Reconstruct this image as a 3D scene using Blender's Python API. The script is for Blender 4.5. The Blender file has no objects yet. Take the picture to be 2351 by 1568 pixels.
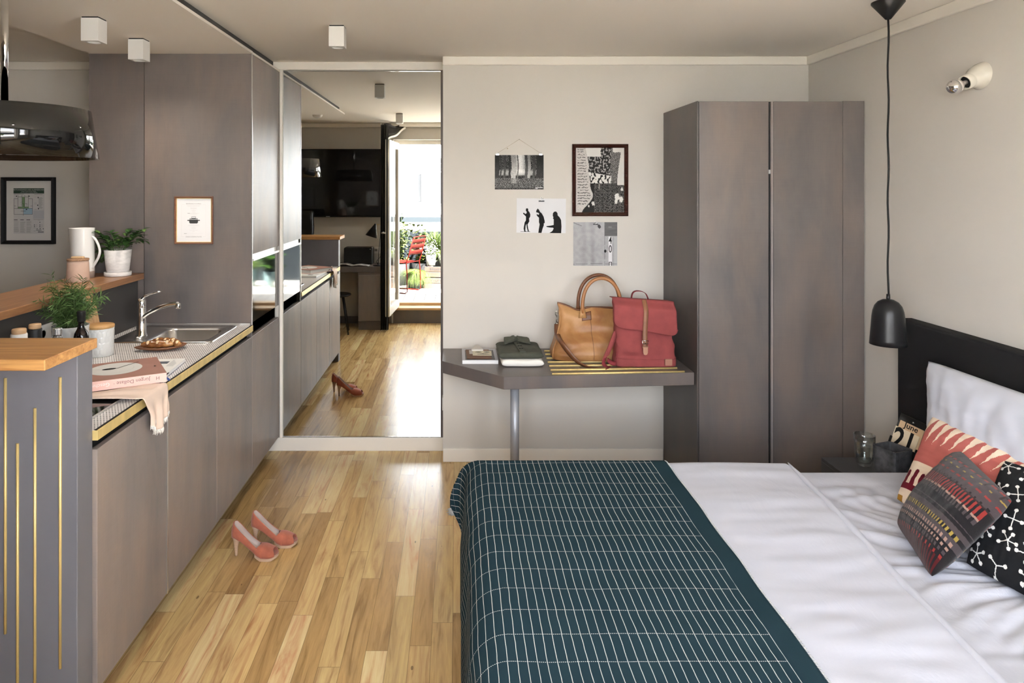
import bpy, bmesh, math, random
from mathutils import Vector, Matrix, noise
R = random.Random(7)
PI = math.pi
sc = bpy.context.scene
COL = sc.collection
SPOTW = 7.0
F, XV, YV, H = 1567.3, 1047.0, 432.0, 1.72          # lens in px, vanishing point, eye height
def at(px, py, D): return Vector(((px-XV)*D/F, D, H-(py-YV)*D/F))
def onz(px, py, z):
    D = (H-z)*F/(py-YV); return at(px, py, D)
def lin(v): v /= 255.0; return v/12.92 if v <= .04045 else ((v+.055)/1.055)**2.4
def c(r, g, b): return (lin(r), lin(g), lin(b), 1.0)
def lerp(a, b, t): return a+(b-a)*t
def sm(a, b, x):
    t = min(1, max(0, (x-a)/(b-a))); return t*t*(3-2*t)
def curve(pts, x):                                  # smooth monotone-ish Hermite through points
    n = len(pts)
    if x <= pts[0][0]: return pts[0][1]
    if x >= pts[-1][0]: return pts[-1][1]
    d = [(pts[i+1][1]-pts[i][1])/(pts[i+1][0]-pts[i][0]) for i in range(n-1)]
    def tg(i):
        if i == 0: return d[0]
        if i == n-1: return d[-1]
        return 0 if d[i-1]*d[i] <= 0 else 2*d[i-1]*d[i]/(d[i-1]+d[i])
    for i in range(n-1):
        if x <= pts[i+1][0]:
            h = pts[i+1][0]-pts[i][0]; t = (x-pts[i][0])/h; t2, t3 = t*t, t*t*t
            return pts[i][1]*(2*t3-3*t2+1)+h*tg(i)*(t3-2*t2+t)+pts[i+1][1]*(3*t2-2*t3)+h*tg(i+1)*(t3-t2)
def nz(x, y, z=0., s=1.): return noise.noise(Vector((x*s, y*s, z*s)))

# ---------------------------------------------------------------- materials
class NT:
    def __init__(s, name):
        s.m = bpy.data.materials.new(name); s.m.use_nodes = True
        s.t = s.m.node_tree; s.b = s.t.nodes['Principled BSDF']
    def n(s, typ, **kw):
        d = s.t.nodes.new(typ)
        for k, v in kw.items():
            if k.startswith('i_'):
                key = k[2:]; key = int(key) if key.isdigit() else key.replace('_', ' ')
                s.set(d.inputs[key], v)
            else: setattr(d, k, v)
        return d
    def set(s, sock, v):
        if isinstance(v, bpy.types.NodeSocket): s.t.links.new(v, sock)
        else: sock.default_value = v
    def math(s, op, a, b=None, cc=None):
        d = s.t.nodes.new('ShaderNodeMath'); d.operation = op
        for i, v in enumerate((a, b, cc)):
            if v is not None: s.set(d.inputs[i], v)
        return d.outputs[0]
    def mix(s, f, a, b, mode='MIX'):
        d = s.t.nodes.new('ShaderNodeMix'); d.data_type = 'RGBA'; d.blend_type = mode
        s.set(d.inputs['Factor'], f)
        s.set(d.inputs[6], a); s.set(d.inputs[7], b)
        return d.outputs[2]
    def ramp(s, f, stops):
        d = s.t.nodes.new('ShaderNodeValToRGB'); s.set(d.inputs[0], f)
        e = d.color_ramp.elements
        while len(e) < len(stops): e.new(.5)
        for el, (p, col) in zip(e, stops): el.position = p; el.color = col
        return d.outputs[0]
    def coord(s, kind='Object', stretch=(1, 1, 1)):
        t = s.t.nodes.new('ShaderNodeTexCoord'); mp = s.t.nodes.new('ShaderNodeMapping')
        s.t.links.new(t.outputs[kind], mp.inputs[0]); mp.inputs['Scale'].default_value = stretch
        return mp.outputs[0]
    def noise(s, vec, scale, detail=4, rough=.55, dist=0):
        d = s.n('ShaderNodeTexNoise'); s.set(d.inputs['Vector'], vec)
        d.inputs['Scale'].default_value = scale; d.inputs['Detail'].default_value = detail
        d.inputs['Roughness'].default_value = rough; d.inputs['Distortion'].default_value = dist
        return d.outputs[0]
    def bump(s, h, strength, dist=.01):
        d = s.n('ShaderNodeBump'); s.set(d.inputs['Height'], h)
        d.inputs['Strength'].default_value = strength; d.inputs['Distance'].default_value = dist
        s.t.links.new(d.outputs[0], s.b.inputs['Normal'])
    def base(s, v): s.set(s.b.inputs['Base Color'], v)
    def par(s, rough=.5, metal=0, spec=.5, coat=0, sheen=0, trans=0, ior=1.45):
        i = s.b.inputs
        i['Roughness'].default_value = rough; i['Metallic'].default_value = metal
        i['Specular IOR Level'].default_value = spec; i['Coat Weight'].default_value = coat
        i['Sheen Weight'].default_value = sheen; i['Transmission Weight'].default_value = trans
        i['IOR'].default_value = ior
def P(name, col, rough=.5, metal=0, spec=.5, var=None, bump=None, **kw):
    s = NT(name); s.par(rough, metal, spec, **kw)
    if var:
        sc_, amt, st = var
        f = s.noise(s.coord('Object', st), sc_)
        lo = tuple(x*(1-amt) for x in col[:3])+(1,); hi = tuple(min(1, x*(1+amt)) for x in col[:3])+(1,)
        s.base(s.ramp(f, [(.3, lo), (.7, hi)]))
    else: s.base(col)
    if bump:
        sc_, stg, st = bump
        s.bump(s.noise(s.coord('Object', st), sc_), stg)
    return s.m
U3 = (1, 1, 1)
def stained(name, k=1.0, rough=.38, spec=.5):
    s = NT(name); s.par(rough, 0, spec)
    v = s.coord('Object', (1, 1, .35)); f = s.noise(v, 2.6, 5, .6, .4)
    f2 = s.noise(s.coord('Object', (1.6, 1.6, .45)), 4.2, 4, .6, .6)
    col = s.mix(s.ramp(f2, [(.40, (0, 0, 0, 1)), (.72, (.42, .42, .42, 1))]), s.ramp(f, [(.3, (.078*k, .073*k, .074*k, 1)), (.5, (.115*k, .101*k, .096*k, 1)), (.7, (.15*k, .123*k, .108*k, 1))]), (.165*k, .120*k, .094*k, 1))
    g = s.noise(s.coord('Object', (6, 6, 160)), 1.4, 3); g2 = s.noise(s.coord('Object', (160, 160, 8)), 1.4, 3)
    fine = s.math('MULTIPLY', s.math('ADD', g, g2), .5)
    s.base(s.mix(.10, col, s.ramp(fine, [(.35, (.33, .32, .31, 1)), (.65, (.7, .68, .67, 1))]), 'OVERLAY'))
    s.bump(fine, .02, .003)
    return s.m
def woodm(name, c1, c2, axis=0, rough=.4, spec=.4):
    s = NT(name); s.par(rough, 0, spec)
    st = [26, 26, 26]; st[axis] = 1.6
    f = s.noise(s.coord('Object', st), 1.2, 6, .62, 1.2)
    st2 = [150, 150, 150]; st2[axis] = 6
    g = s.noise(s.coord('Object', st2), 1, 3)
    col = s.ramp(f, [(.3, c1), (.7, c2)])
    s.base(s.mix(.3, col, s.ramp(g, [(.3, (.3, .3, .3, 1)), (.7, (.7, .7, .7, 1))]), 'OVERLAY'))
    s.bump(g, .08, .002)
    return s.m
def painted(name, rough=.6, spec=.3, bumps=None, sheen=0):
    s = NT(name); s.par(rough, 0, spec, sheen=sheen)
    a = s.n('ShaderNodeAttribute', attribute_name='Col'); s.base(a.outputs['Color'])
    if bumps: s.bump(s.noise(s.coord('UV'), bumps[0]), bumps[1], .003)
    return s.m

# ---------------------------------------------------------------- mesh builder
def spl(pts, sub=6):                                # Catmull-Rom through points
    pts = [Vector(p) for p in pts]; o = []
    for i in range(len(pts)-1):
        p0, p1, p2, p3 = pts[max(0, i-1)], pts[i], pts[i+1], pts[min(len(pts)-1, i+2)]
        for k in range(sub):
            t = k/sub; o.append(.5*((2*p1)+(p2-p0)*t+(2*p0-5*p1+4*p2-p3)*t*t+(3*p1-p0-3*p2+p3)*t**3))
    return o+[pts[-1]]
class MB:
    def __init__(s): s.v = []; s.f = []; s.mi = []; s.sm = []; s.col = []; s.uv = {}
    def face(s, idx, mi=0, smooth=False, col=None): s.f.append(tuple(idx)); s.mi.append(mi); s.sm.append(smooth); s.col.append(col)
    def add(s, pts): b = len(s.v); s.v += [Vector(p) for p in pts]; return b
    def box(s, x0, x1, y0, y1, z0, z1, mi=0):
        b = s.add([(x0, y0, z0), (x1, y0, z0), (x1, y1, z0), (x0, y1, z0), (x0, y0, z1), (x1, y0, z1), (x1, y1, z1), (x0, y1, z1)])
        for q in ((0, 3, 2, 1), (4, 5, 6, 7), (0, 1, 5, 4), (1, 2, 6, 5), (2, 3, 7, 6), (3, 0, 4, 7)): s.face([b+i for i in q], mi)
        return s
    def obox(s, o, r, u, n, w, h, d, mi=0):           # corner o, axes r u n
        o, r, u, n = map(Vector, (o, r, u, n))
        b = s.add([o+r*a+u*bb+n*cc for cc in (0, d) for bb in (0, h) for a in (0, w)])
        for q in ((0, 2, 3, 1), (4, 5, 7, 6), (0, 1, 5, 4), (2, 6, 7, 3), (0, 4, 6, 2), (1, 3, 7, 5)): s.face([b+i for i in q], mi)
        return s
    def prism(s, poly, z0, z1, mi=0):
        n = len(poly); b = s.add([(x, y, z0) for x, y in poly]+[(x, y, z1) for x, y in poly])
        s.face([b+i for i in reversed(range(n))], mi); s.face([b+n+i for i in range(n)], mi)
        for i in range(n): j = (i+1) % n; s.face([b+i, b+j, b+n+j, b+n+i], mi)
        return s
    def tube(s, pts, r, n=10, mi=0, cap=True, flat=1.0, up=None):
        pts = [Vector(p) for p in pts]; rs = r if isinstance(r, (list, tuple)) else [r]*len(pts)
        ref = Vector(up) if up else None; rings = []
        for i, p in enumerate(pts):
            t = (pts[min(i+1, len(pts)-1)]-pts[max(i-1, 0)]).normalized()
            if ref is None: ref = Vector((0, 0, 1)) if abs(t.z) < .9 else Vector((1, 0, 0))
            a = (ref-t*ref.dot(t)); a = a.normalized() if a.length > 1e-6 else t.orthogonal().normalized()
            bb = t.cross(a)
            if up is None: ref = a
            rings.append(s.add([p+a*math.cos(2*PI*k/n)*rs[i]*flat+bb*math.sin(2*PI*k/n)*rs[i] for k in range(n)]))
        for a, b in zip(rings, rings[1:]):
            for k in range(n): j = (k+1) % n; s.face([a+k, a+j, b+j, b+k], mi, True)
        if cap: s.face([rings[0]+k for k in reversed(range(n))], mi); s.face([rings[-1]+k for k in range(n)], mi)
        return s
    def lathe(s, prof, cx=0, cy=0, n=32, mi=0, sx=1, sy=1, smooth=True, mat=None):
        rings = []
        for r, z in prof:
            pts = [Vector((cx+r*sx*math.cos(2*PI*k/n), cy+r*sy*math.sin(2*PI*k/n), z)) for k in range(n)]
            if mat is not None: pts = [mat @ p for p in pts]
            rings.append(s.add(pts))
        for a, b in zip(rings, rings[1:]):
            for k in range(n): j = (k+1) % n; s.face([a+k, a+j, b+j, b+k], mi, smooth)
        if prof[0][0] > 1e-5: s.face([rings[0]+k for k in reversed(range(n))], mi)
        if prof[-1][0] > 1e-5: s.face([rings[-1]+k for k in range(n)], mi)
        return s
    def grid(s, fn, nu, nv, mi=0, uvf=None, colf=None, smooth=True, closeu=False):
        b = len(s.v); cu = nu if closeu else nu+1
        for j in range(nv+1):
            for i in range(cu):
                s.v.append(Vector(fn(i/nu, j/nv)))
                if uvf: s.uv[len(s.v)-1] = uvf(i/nu, j/nv)
        for j in range(nv):
            for i in range(nu):
                i2 = (i+1) % cu
                s.face([b+j*cu+i, b+j*cu+i2, b+(j+1)*cu+i2, b+(j+1)*cu+i], mi, smooth, colf((i+.5)/nu, (j+.5)/nv) if colf else None)
        return b
    def ball(s, ctr, r, mi=0, n=14, sc_=(1, 1, 1)):
        ctr = Vector(ctr)
        s.grid(lambda u, v: ctr+Vector((r*sc_[0]*math.sin(PI*v)*math.cos(2*PI*u), r*sc_[1]*math.sin(PI*v)*math.sin(2*PI*u), -r*sc_[2]*math.cos(PI*v))), n, n//2+2, mi, closeu=True)
        return s
    def text(s, txt, size, fn, mi=0, align='LEFT', col=None, sx=1.0, bold=0.0):
        cu = bpy.data.curves.new('t', 'FONT'); cu.body = txt; cu.size = size; cu.align_x = align; cu.resolution_u = 3; cu.offset = bold
        ob = bpy.data.objects.new('t', cu); COL.objects.link(ob)
        ev = ob.evaluated_get(bpy.context.evaluated_depsgraph_get()); me = ev.to_mesh()
        b = s.add([fn(v.co.x*sx, v.co.y) for v in me.vertices])
        for p in me.polygons: s.face([b+i for i in p.vertices], mi, False, col)
        ev.to_mesh_clear(); bpy.data.objects.remove(ob); bpy.data.curves.remove(cu)
        return s
class Pan:                                             # a flat panel: corner, right, up, normal
    def __init__(s, o, r, u): s.o, s.r, s.u = Vector(o), Vector(r).normalized(), Vector(u).normalized(); s.n = s.r.cross(s.u)
    def p(s, a, b, d=0): return s.o+s.r*a+s.u*b+s.n*d
    def poly(s, mb, pts, d, mi=0, col=None):
        b = mb.add([s.p(x, y, d) for x, y in pts]); mb.face([b+i for i in range(len(pts))], mi, False, col)
    def rect(s, mb, x0, y0, x1, y1, d, mi=0, col=None): s.poly(mb, [(x0, y0), (x1, y0), (x1, y1), (x0, y1)], d, mi, col)
    def box(s, mb, x0, y0, x1, y1, d0, d1, mi=0): mb.obox(s.p(x0, y0, d0), s.r, s.u, s.n, x1-x0, y1-y0, d1-d0, mi)
    def paint(s, mb, x0, y0, x1, y1, d, nx, ny, fn, mi=0):
        mb.grid(lambda u, v: s.p(lerp(x0, x1, u), lerp(y0, y1, v), d), nx, ny, mi, colf=fn, smooth=False)

LOC = {}
def build(name, mb, mats, parent=None, loc=None, local=False, bevel=0, solid=0, sub=0, seg=2, fix=True):
    mats = mats if isinstance(mats, (list, tuple)) else [mats]
    if parent is not None: off = Vector((0, 0, 0)) if local else LOC.get(parent.name, Vector())
    elif loc is not None: off = Vector(loc)
    else:
        xs = [v.x for v in mb.v]; ys = [v.y for v in mb.v]
        off = Vector(((min(xs)+max(xs))/2, (min(ys)+max(ys))/2, min(v.z for v in mb.v)))
    me = bpy.data.meshes.new(name)
    me.from_pydata([(v-off)[:] for v in mb.v], [], mb.f)
    for m in mats: me.materials.append(m)
    me.polygons.foreach_set('material_index', mb.mi); me.polygons.foreach_set('use_smooth', mb.sm)
    if mb.uv:
        uvl = me.uv_layers.new(name='UVMap')
        for l in me.loops: uvl.data[l.index].uv = mb.uv.get(l.vertex_index, (0, 0))
    if any(x is not None for x in mb.col):
        at_ = me.color_attributes.new('Col', 'FLOAT_COLOR', 'CORNER'); arr = []
        for p, cc in zip(me.polygons, mb.col): arr += list(cc or (1, 1, 1, 1))*p.loop_total
        at_.data.foreach_set('color', arr)
    me.validate()
    if fix:
        bm = bmesh.new(); bm.from_mesh(me); bmesh.ops.recalc_face_normals(bm, faces=bm.faces); bm.to_mesh(me); bm.free()
    o = bpy.data.objects.new(name, me); COL.objects.link(o)
    if parent is not None: o.parent = parent; LOC[o.name] = LOC.get(parent.name, Vector())
    else: o.location = off; LOC[o.name] = off
    if solid:
        md = o.modifiers.new('Solidify', 'SOLIDIFY'); md.thickness = solid; md.offset = 0
    if sub:
        md = o.modifiers.new('Subsurf', 'SUBSURF'); md.levels = sub; md.render_levels = sub
    if bevel:
        md = o.modifiers.new('Bevel', 'BEVEL'); md.width = bevel; md.segments = seg; md.limit_method = 'ANGLE'; md.angle_limit = .6
        if seg > 1: md.harden_normals = False
    return o
def tag(o, label=None, cat=None, group=None, kind=None):
    for k, v in (('label', label), ('category', cat), ('group', group), ('kind', kind)):
        if v: o[k] = v
    return o
def thing(name, label, cat, loc, rz=0, group=None, rot=None):
    o = bpy.data.objects.new(name, None); o.empty_display_size = .05; COL.objects.link(o)
    o.location = loc; o.rotation_euler = rot or (0, 0, rz); LOC[o.name] = Vector(loc)
    return tag(o, label, cat, group)
def struct(name, mb, m, label, cat, **kw):
    return tag(build(name, mb, m, **kw), label, cat, None, 'structure')
def copy_tree(o, parent=None):
    n = o.copy(); COL.objects.link(n)
    if parent is not None: n.parent = parent
    for ch in list(o.children): copy_tree(ch, n)
    return n
# ---------------------------------------------------------------- shared materials
WALL = P('greige_wall_paint', (.60, .57, .52, 1), .85, spec=.25, bump=(220, .05, U3))
CEIL = P('ceiling_paint', (.90, .855, .785, 1), .9, spec=.2)
CREAM = P('cream_trim_paint', (.80, .76, .69, 1), .5, spec=.35)
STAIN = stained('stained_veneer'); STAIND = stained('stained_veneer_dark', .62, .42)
STAINL = stained('stained_veneer_lit', 1.95, .48, .35)  # lit copy of the veneer, window reflection put into its colour
GREYP = P('grey_lacquer_sky_tint', (.155, .155, .175, 1), .42, var=(3, .10, (1, 1, .3)))  # grey paint with the sky's blue reflection mixed into the colour
DARKG = P('dark_grey_laminate', (.055, .052, .05, 1), .5, spec=.25)
BLACKM = P('matt_black', (.012, .012, .012, 1), .5, spec=.12)
BLACKG = P('gloss_black', (.006, .006, .006, 1), .05, spec=.6)
BLACKS = P('satin_black_metal', (.009, .009, .010, 1), .32, spec=.3)
CHROME = P('chrome', (.80, .80, .80, 1), .07, 1)
STEEL = P('brushed_steel', (.62, .61, .60, 1), .24, 1, bump=(300, .02, (1, 60, 1)))
ALU = P('aluminium', (.72, .71, .70, 1), .32, 1)
BRASS = P('brushed_brass', (.78, .60, .25, 1), .42, .45, var=(30, .12, (1, 1, .2)))
WHITE = P('white_plastic', (.80, .79, .76, 1), .35)
WHITEC = P('white_ceramic', (.78, .775, .75, 1), .18, coat=.3)
PAPER = P('white_paper', (.72, .72, .72, 1), .7)
OAK = woodm('honey_oak', (.34, .155, .05, 1), (.60, .335, .125, 1), 0, .38)
OAKY = woodm('brown_oak', (.20, .095, .045, 1), (.36, .185, .085, 1), 1, .33)
OAKL = woodm('pale_oak', (.45, .28, .14, 1), (.66, .46, .26, 1), 0, .45)
WALNUT = woodm('walnut', (.10, .04, .018, 1), (.24, .105, .05, 1), 0, .4)
PAINT = painted('printed_paper', .6, .05); PAINTG = painted('printed_glossy', .5, .06)
MIRROR = P('mirror_silver', (.90, .92, .90, 1), .0, 1)

def floor_mat():
    s = NT('oak_strip_floor'); s.par(.25, 0, .5)
    g = s.n('ShaderNodeNewGeometry'); sp = s.n('ShaderNodeSeparateXYZ'); s.set(sp.inputs[0], g.outputs['Position'])
    X, Y = sp.outputs[0], sp.outputs[1]
    W_, L_ = .0805, .78
    a = s.math('DIVIDE', s.math('ADD', X, .013), W_); row = s.math('FLOOR', a); fx = s.math('FRACT', a)
    wn = s.n('ShaderNodeTexWhiteNoise', noise_dimensions='1D'); s.set(wn.inputs['W'], row)
    b = s.math('ADD', s.math('DIVIDE', Y, L_), s.math('MULTIPLY', wn.outputs[0], 9.37)); colm = s.math('FLOOR', b); fy = s.math('FRACT', b)
    cv = s.n('ShaderNodeCombineXYZ'); s.set(cv.inputs[0], row); s.set(cv.inputs[1], colm)
    w2 = s.n('ShaderNodeTexWhiteNoise', noise_dimensions='3D'); s.set(w2.inputs['Vector'], cv.outputs[0])
    base = s.ramp(w2.outputs[0], [(0, (.36, .215, .085, 1)), (.25, (.50, .325, .135, 1)), (.5, (.59, .40, .18, 1)), (.75, (.52, .365, .16, 1)), (1, (.70, .52, .275, 1))])
    off = s.math('MULTIPLY', w2.outputs[0], 37.0)
    gv = s.n('ShaderNodeCombineXYZ'); s.set(gv.inputs[0], s.math('ADD', s.math('MULTIPLY', X, 17), off)); s.set(gv.inputs[1], s.math('MULTIPLY', Y, 1.5)); s.set(gv.inputs[2], off)
    gr = s.noise(gv.outputs[0], 1.3, 6, .6, 1.5)
    fv = s.n('ShaderNodeCombineXYZ'); s.set(fv.inputs[0], s.math('ADD', s.math('MULTIPLY', X, 210), off)); s.set(fv.inputs[1], s.math('MULTIPLY', Y, 9)); s.set(fv.inputs[2], off)
    fi = s.noise(fv.outputs[0], 1.0, 3)
    col = s.mix(.7, base, s.ramp(gr, [(.26, (.13, .10, .07, 1)), (.48, (.5, .5, .5, 1)), (.75, (.70, .72, .70, 1))]), 'OVERLAY')
    col = s.mix(.22, col, s.ramp(fi, [(.3, (.3, .3, .3, 1)), (.7, (.68, .68, .68, 1))]), 'OVERLAY')
    # knots
    kv = s.n('ShaderNodeCombineXYZ'); s.set(kv.inputs[0], s.math('MULTIPLY', X, 11)); s.set(kv.inputs[1], s.math('MULTIPLY', Y, 4.2))
    vo = s.n('ShaderNodeTexVoronoi'); s.set(vo.inputs['Vector'], kv.outputs[0]); vo.inputs['Scale'].default_value = .9
    col = s.mix(s.math('MULTIPLY', s.math('LESS_THAN', s.math('ADD', vo.outputs['Distance'], s.math('MULTIPLY', gr, .06)), .075), .65), col, (.06, .028, .012, 1))
    ex = s.math('ABSOLUTE', s.math('SUBTRACT', fx, .5)); ey = s.math('ABSOLUTE', s.math('SUBTRACT', fy, .5))
    gap = s.math('MAXIMUM', s.math('GREATER_THAN', ex, .486), s.math('GREATER_THAN', ey, .4984))
    s.base(s.mix(s.math('MULTIPLY', gap, .5), col, (.055, .03, .013, 1)))
    edge = s.math('MAXIMUM', s.math('GREATER_THAN', ex, .478), s.math('GREATER_THAN', ey, .4975))
    hgt = s.math('SUBTRACT', s.math('MULTIPLY', s.noise(gv.outputs[0], .8, 2), .35), edge)
    s.bump(hgt, .12, .004)
    s.set(s.b.inputs['Roughness'], s.math('ADD', .15, s.math('MULTIPLY', s.noise(gv.outputs[0], 3, 3), .17)))
    return s.m
FLOOR = floor_mat()

# ---------------------------------------------------------------- shell
XR, XL, YB, YM, YF = 2.22, -4.2, 4.30, 4.477, .25   # right, far left, bed-side back wall, mirror wall, window wall (room face)
ZC = 2.548
KX = -1.155                                          # plane of the kitchen fronts
struct('floor', MB().box(XL, XR, YF-.02, 4.6, -.05, 0), FLOOR, 'honey oak strip floor running from the window wall to the mirror', 'floor')
struct('ceiling', MB().box(XL, XR+.1, -.15, 4.7, ZC, ZC+.1), CEIL, 'plain warm white ceiling over the whole room', 'ceiling')
struct('wall_back', MB().box(-.082, XR+.1, YB, YB+.35, 0, ZC), WALL, 'greige back wall behind the bench and the pictures', 'wall')
struct('wall_right', MB().box(XR, XR+.12, -.15, YB, 0, ZC), WALL, 'greige wall behind the headboard', 'wall')
struct('wall_niche', MB().box(-2.1, -.082, YM+.012, YM+.14, 0, ZC), WALL, 'wall carrying the tall mirror', 'wall')
struct('wall_hall', MB().box(XL, -2.1, YM, YM+.14, 0, ZC), WALL, 'greige wall behind the black framed escape plan', 'wall')
struct('wall_left', MB().box(XL-.1, XL, -.15, 4.6, 0, ZC), WALL, 'far left end wall of the room', 'wall')
w = MB()
w.box(XL, -.80, -.1, YF, 0, ZC); w.box(-.80, .80, -.1, YF, 2.34, ZC); w.box(.80, 1.0, -.1, YF, 0, ZC)
w.box(1.0, 2.0, -.1, YF, 0, .85); w.box(1.0, 2.0, -.1, YF, 2.34, ZC); w.box(2.0, XR, -.1, YF, 0, ZC)
struct('wall_front', w, WALL, 'window wall with the open balcony door, seen in the mirror', 'wall')
# threshold and steps in the doorway
w = MB(); w.box(-.80, .80, .20, YF+.012, 0, .172)
struct('trim_riser', w, STAIN, 'grey brown riser below the balcony door', 'trim')
w = MB(); w.box(-.80, .80, .10, YF+.05, .172, .20); w.box(-.80, .80, -.05, .10, .172, .235)
struct('trim_sill', w, OAKL, 'pale oak sill step of the balcony door', 'trim', bevel=.004)
# door frame, window frame
w = MB()
for x0, x1 in ((-.80, -.745), (.745, .80)): w.box(x0, x1, .02, .12, .235, 2.34)
w.box(-.745, .745, .02, .12, 2.285, 2.34)
struct('door_2', w, CREAM, 'cream frame of the balcony doorway', 'door frame', bevel=.004)
w = MB()
for x0, x1 in ((1.0, 1.06), (1.94, 2.0)): w.box(x0, x1, .02, .09, .85, 2.34)
w.box(1.0, 2.0, .02, .09, .85, .91); w.box(1.0, 2.0, .02, .09, 2.28, 2.34)
win = struct('window_1', w, CREAM, 'cream window beside the balcony door near the bed', 'window', bevel=.004)
GL = NT('window_glass'); tr = GL.n('ShaderNodeBsdfTransparent'); gl = GL.n('ShaderNodeBsdfGlossy'); gl.inputs['Roughness'].default_value = .0
fr = GL.n('ShaderNodeLayerWeight'); frm = GL.math('ADD', .035, GL.math('MULTIPLY', GL.math('POWER', fr.outputs['Facing'], 4.0), .7)); mx = GL.n('ShaderNodeMixShader')
GL.set(mx.inputs[0], frm); GL.set(mx.inputs[1], tr.outputs[0]); GL.set(mx.inputs[2], gl.outputs[0])
GL.t.links.new(mx.outputs[0], GL.t.nodes['Material Output'].inputs[0]); WGLASS = GL.m

build('pane', MB().box(1.06, 1.94, .05, .056, .91, 2.28), WGLASS, win)
# cornices and skirtings
def cornice(nm, x0, x1, y0, y1, lab): struct(nm, MB().box(x0, x1, y0, y1, ZC-.055, ZC), CREAM, lab, 'cornice', bevel=.006)
cornice('trim_1', -.085, XR, YB-.018, YB, 'cream cornice above the bench wall')
cornice('trim_2', XR-.022, XR, YF, YB-.018, 'cream cornice above the headboard wall')
cornice('trim_3', KX-.05, -.085, YM-.006, YM+.012, 'cream cornice above the tall mirror')
cornice('trim_4', XL, -2.1, YM-.02, YM, 'cream cornice above the escape plan wall')
cornice('trim_5', XL, -.95, YF, YF+.05, 'cream cornice above the television wall')
struct('trim_10', MB().box(-.82, .95, YF, YF+.10, ZC-.05, ZC), CREAM, 'cream curtain track box above the balcony door', 'curtain track', bevel=.004)
struct('baseboard_back', MB().box(-.082, 1.30, YB-.015, YB, 0, .083), CREAM, 'cream skirting under the bench', 'skirting', bevel=.004)
struct('baseboard_niche', MB().box(KX-.10, -.084, YM-.012, YM+.012, 0, .088), CREAM, 'cream skirting under the tall mirror', 'skirting', bevel=.003)
struct('baseboard_front', MB().box(XL, -.82, YF, YF+.015, 0, .09), STAIN, 'grey skirting of the television wall', 'skirting')
struct('trim_6', MB().box(KX+.001, -1.134, YM-.014, YM+.012, .088, ZC-.055), CREAM, 'narrow cream post between kitchen and mirror', 'trim', bevel=.002)
struct('trim_7', MB().box(-.1005, -.082, YM-.006, YM+.012, .088, ZC-.055), STAIN, 'thin dark strip along the right edge of the mirror', 'trim')
m = thing('wall_mirror', 'tall frameless mirror reflecting the room and balcony', 'mirror', (-.617, YM, .089))
build('mirror_glass', MB().box(-1.134, -.1005, YM, YM+.012, .089, 2.489), MIRROR, m)
for z0 in (.089, 2.485): build('edge_strip', MB().box(-1.134, -.1005, YM-.003, YM, z0, z0+.004), CHROME, m)
# light switch plates in the niche reveal
t = MB(); t.box(-.088, -.082, 4.36, 4.43, .30, .38)
tag(build('switch_plate', t, WHITE, bevel=.002), 'small white socket plate on the wall end right of the mirror', 'socket')
# soffit with shadow gap
struct('ceiling_soffit', MB().box(-2.079, KX, 1.88, 4.476, 2.482, 2.494), CEIL, 'lowered pale ceiling panel above the kitchen', 'ceiling panel')
struct('trim_8', MB().box(-2.03, -1.198, 1.95, 4.476, 2.494, ZC), DARKG, 'dark shadow gap above the lowered kitchen ceiling', 'trim')
struct('trim_9', MB().box(KX-.001, KX+.002, 1.88, 3.872, 2.482, 2.496), CREAM, 'bright edge of the lowered kitchen ceiling', 'trim')

# ---------------------------------------------------------------- kitchen
ZT = .944
# tall unit
tl = thing('tall_cabinet', 'tall stained kitchen cabinet with built-in oven beside the mirror', 'cabinet', (-1.45, 4.16, 0))
build('side_panel', MB().box(-1.7665, KX-.004, 3.868, 3.886, .1, 2.4815), STAIN, tl, bevel=.0015, seg=1)
build('body', MB().box(-1.76, KX-.03, 3.886, 4.47, 0.1, 2.4815), STAIND, tl)
build('upper_door', MB().box(KX-.022, KX, 3.880, 4.455, 1.345, 2.478), STAINL, tl, bevel=.0015, seg=1)
build('lower_door', MB().box(KX-.022, KX, 3.872, 4.455, .10, .879), STAINL, tl, bevel=.0015, seg=1)
build('edge_trim', MB().box(KX-.004, KX+.0015, 3.866, 3.872, .91, 2.482), ALU, tl)
build('grip_profile', MB().box(KX-.03, KX-.012, 3.885, 4.455, 1.318, 1.345).box(KX-.03, KX+.004, 3.885, 4.455, 1.305, 1.318), ALU, tl)
build('plinth', MB().box(-1.72, KX-.09, 3.872, 4.47, 0, .1), BLACKM, tl)
tag(build('oven', MB().box(KX-.0298, KX-.004, 3.887, 4.453, .957, 1.303), BLACKG), 'built-in oven with a black glass front in the tall cabinet', 'oven')
build('grip_channel', MB().box(KX-.05, KX-.03, 3.885, 4.455, .879, .955), BLACKM, tl)
struct('wall_partition', MB().box(-2.079, -1.769, 3.868, 4.476, 0, 2.482), STAIN, 'stained panel left of the seam behind the potted plant', 'wall panel')
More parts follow.
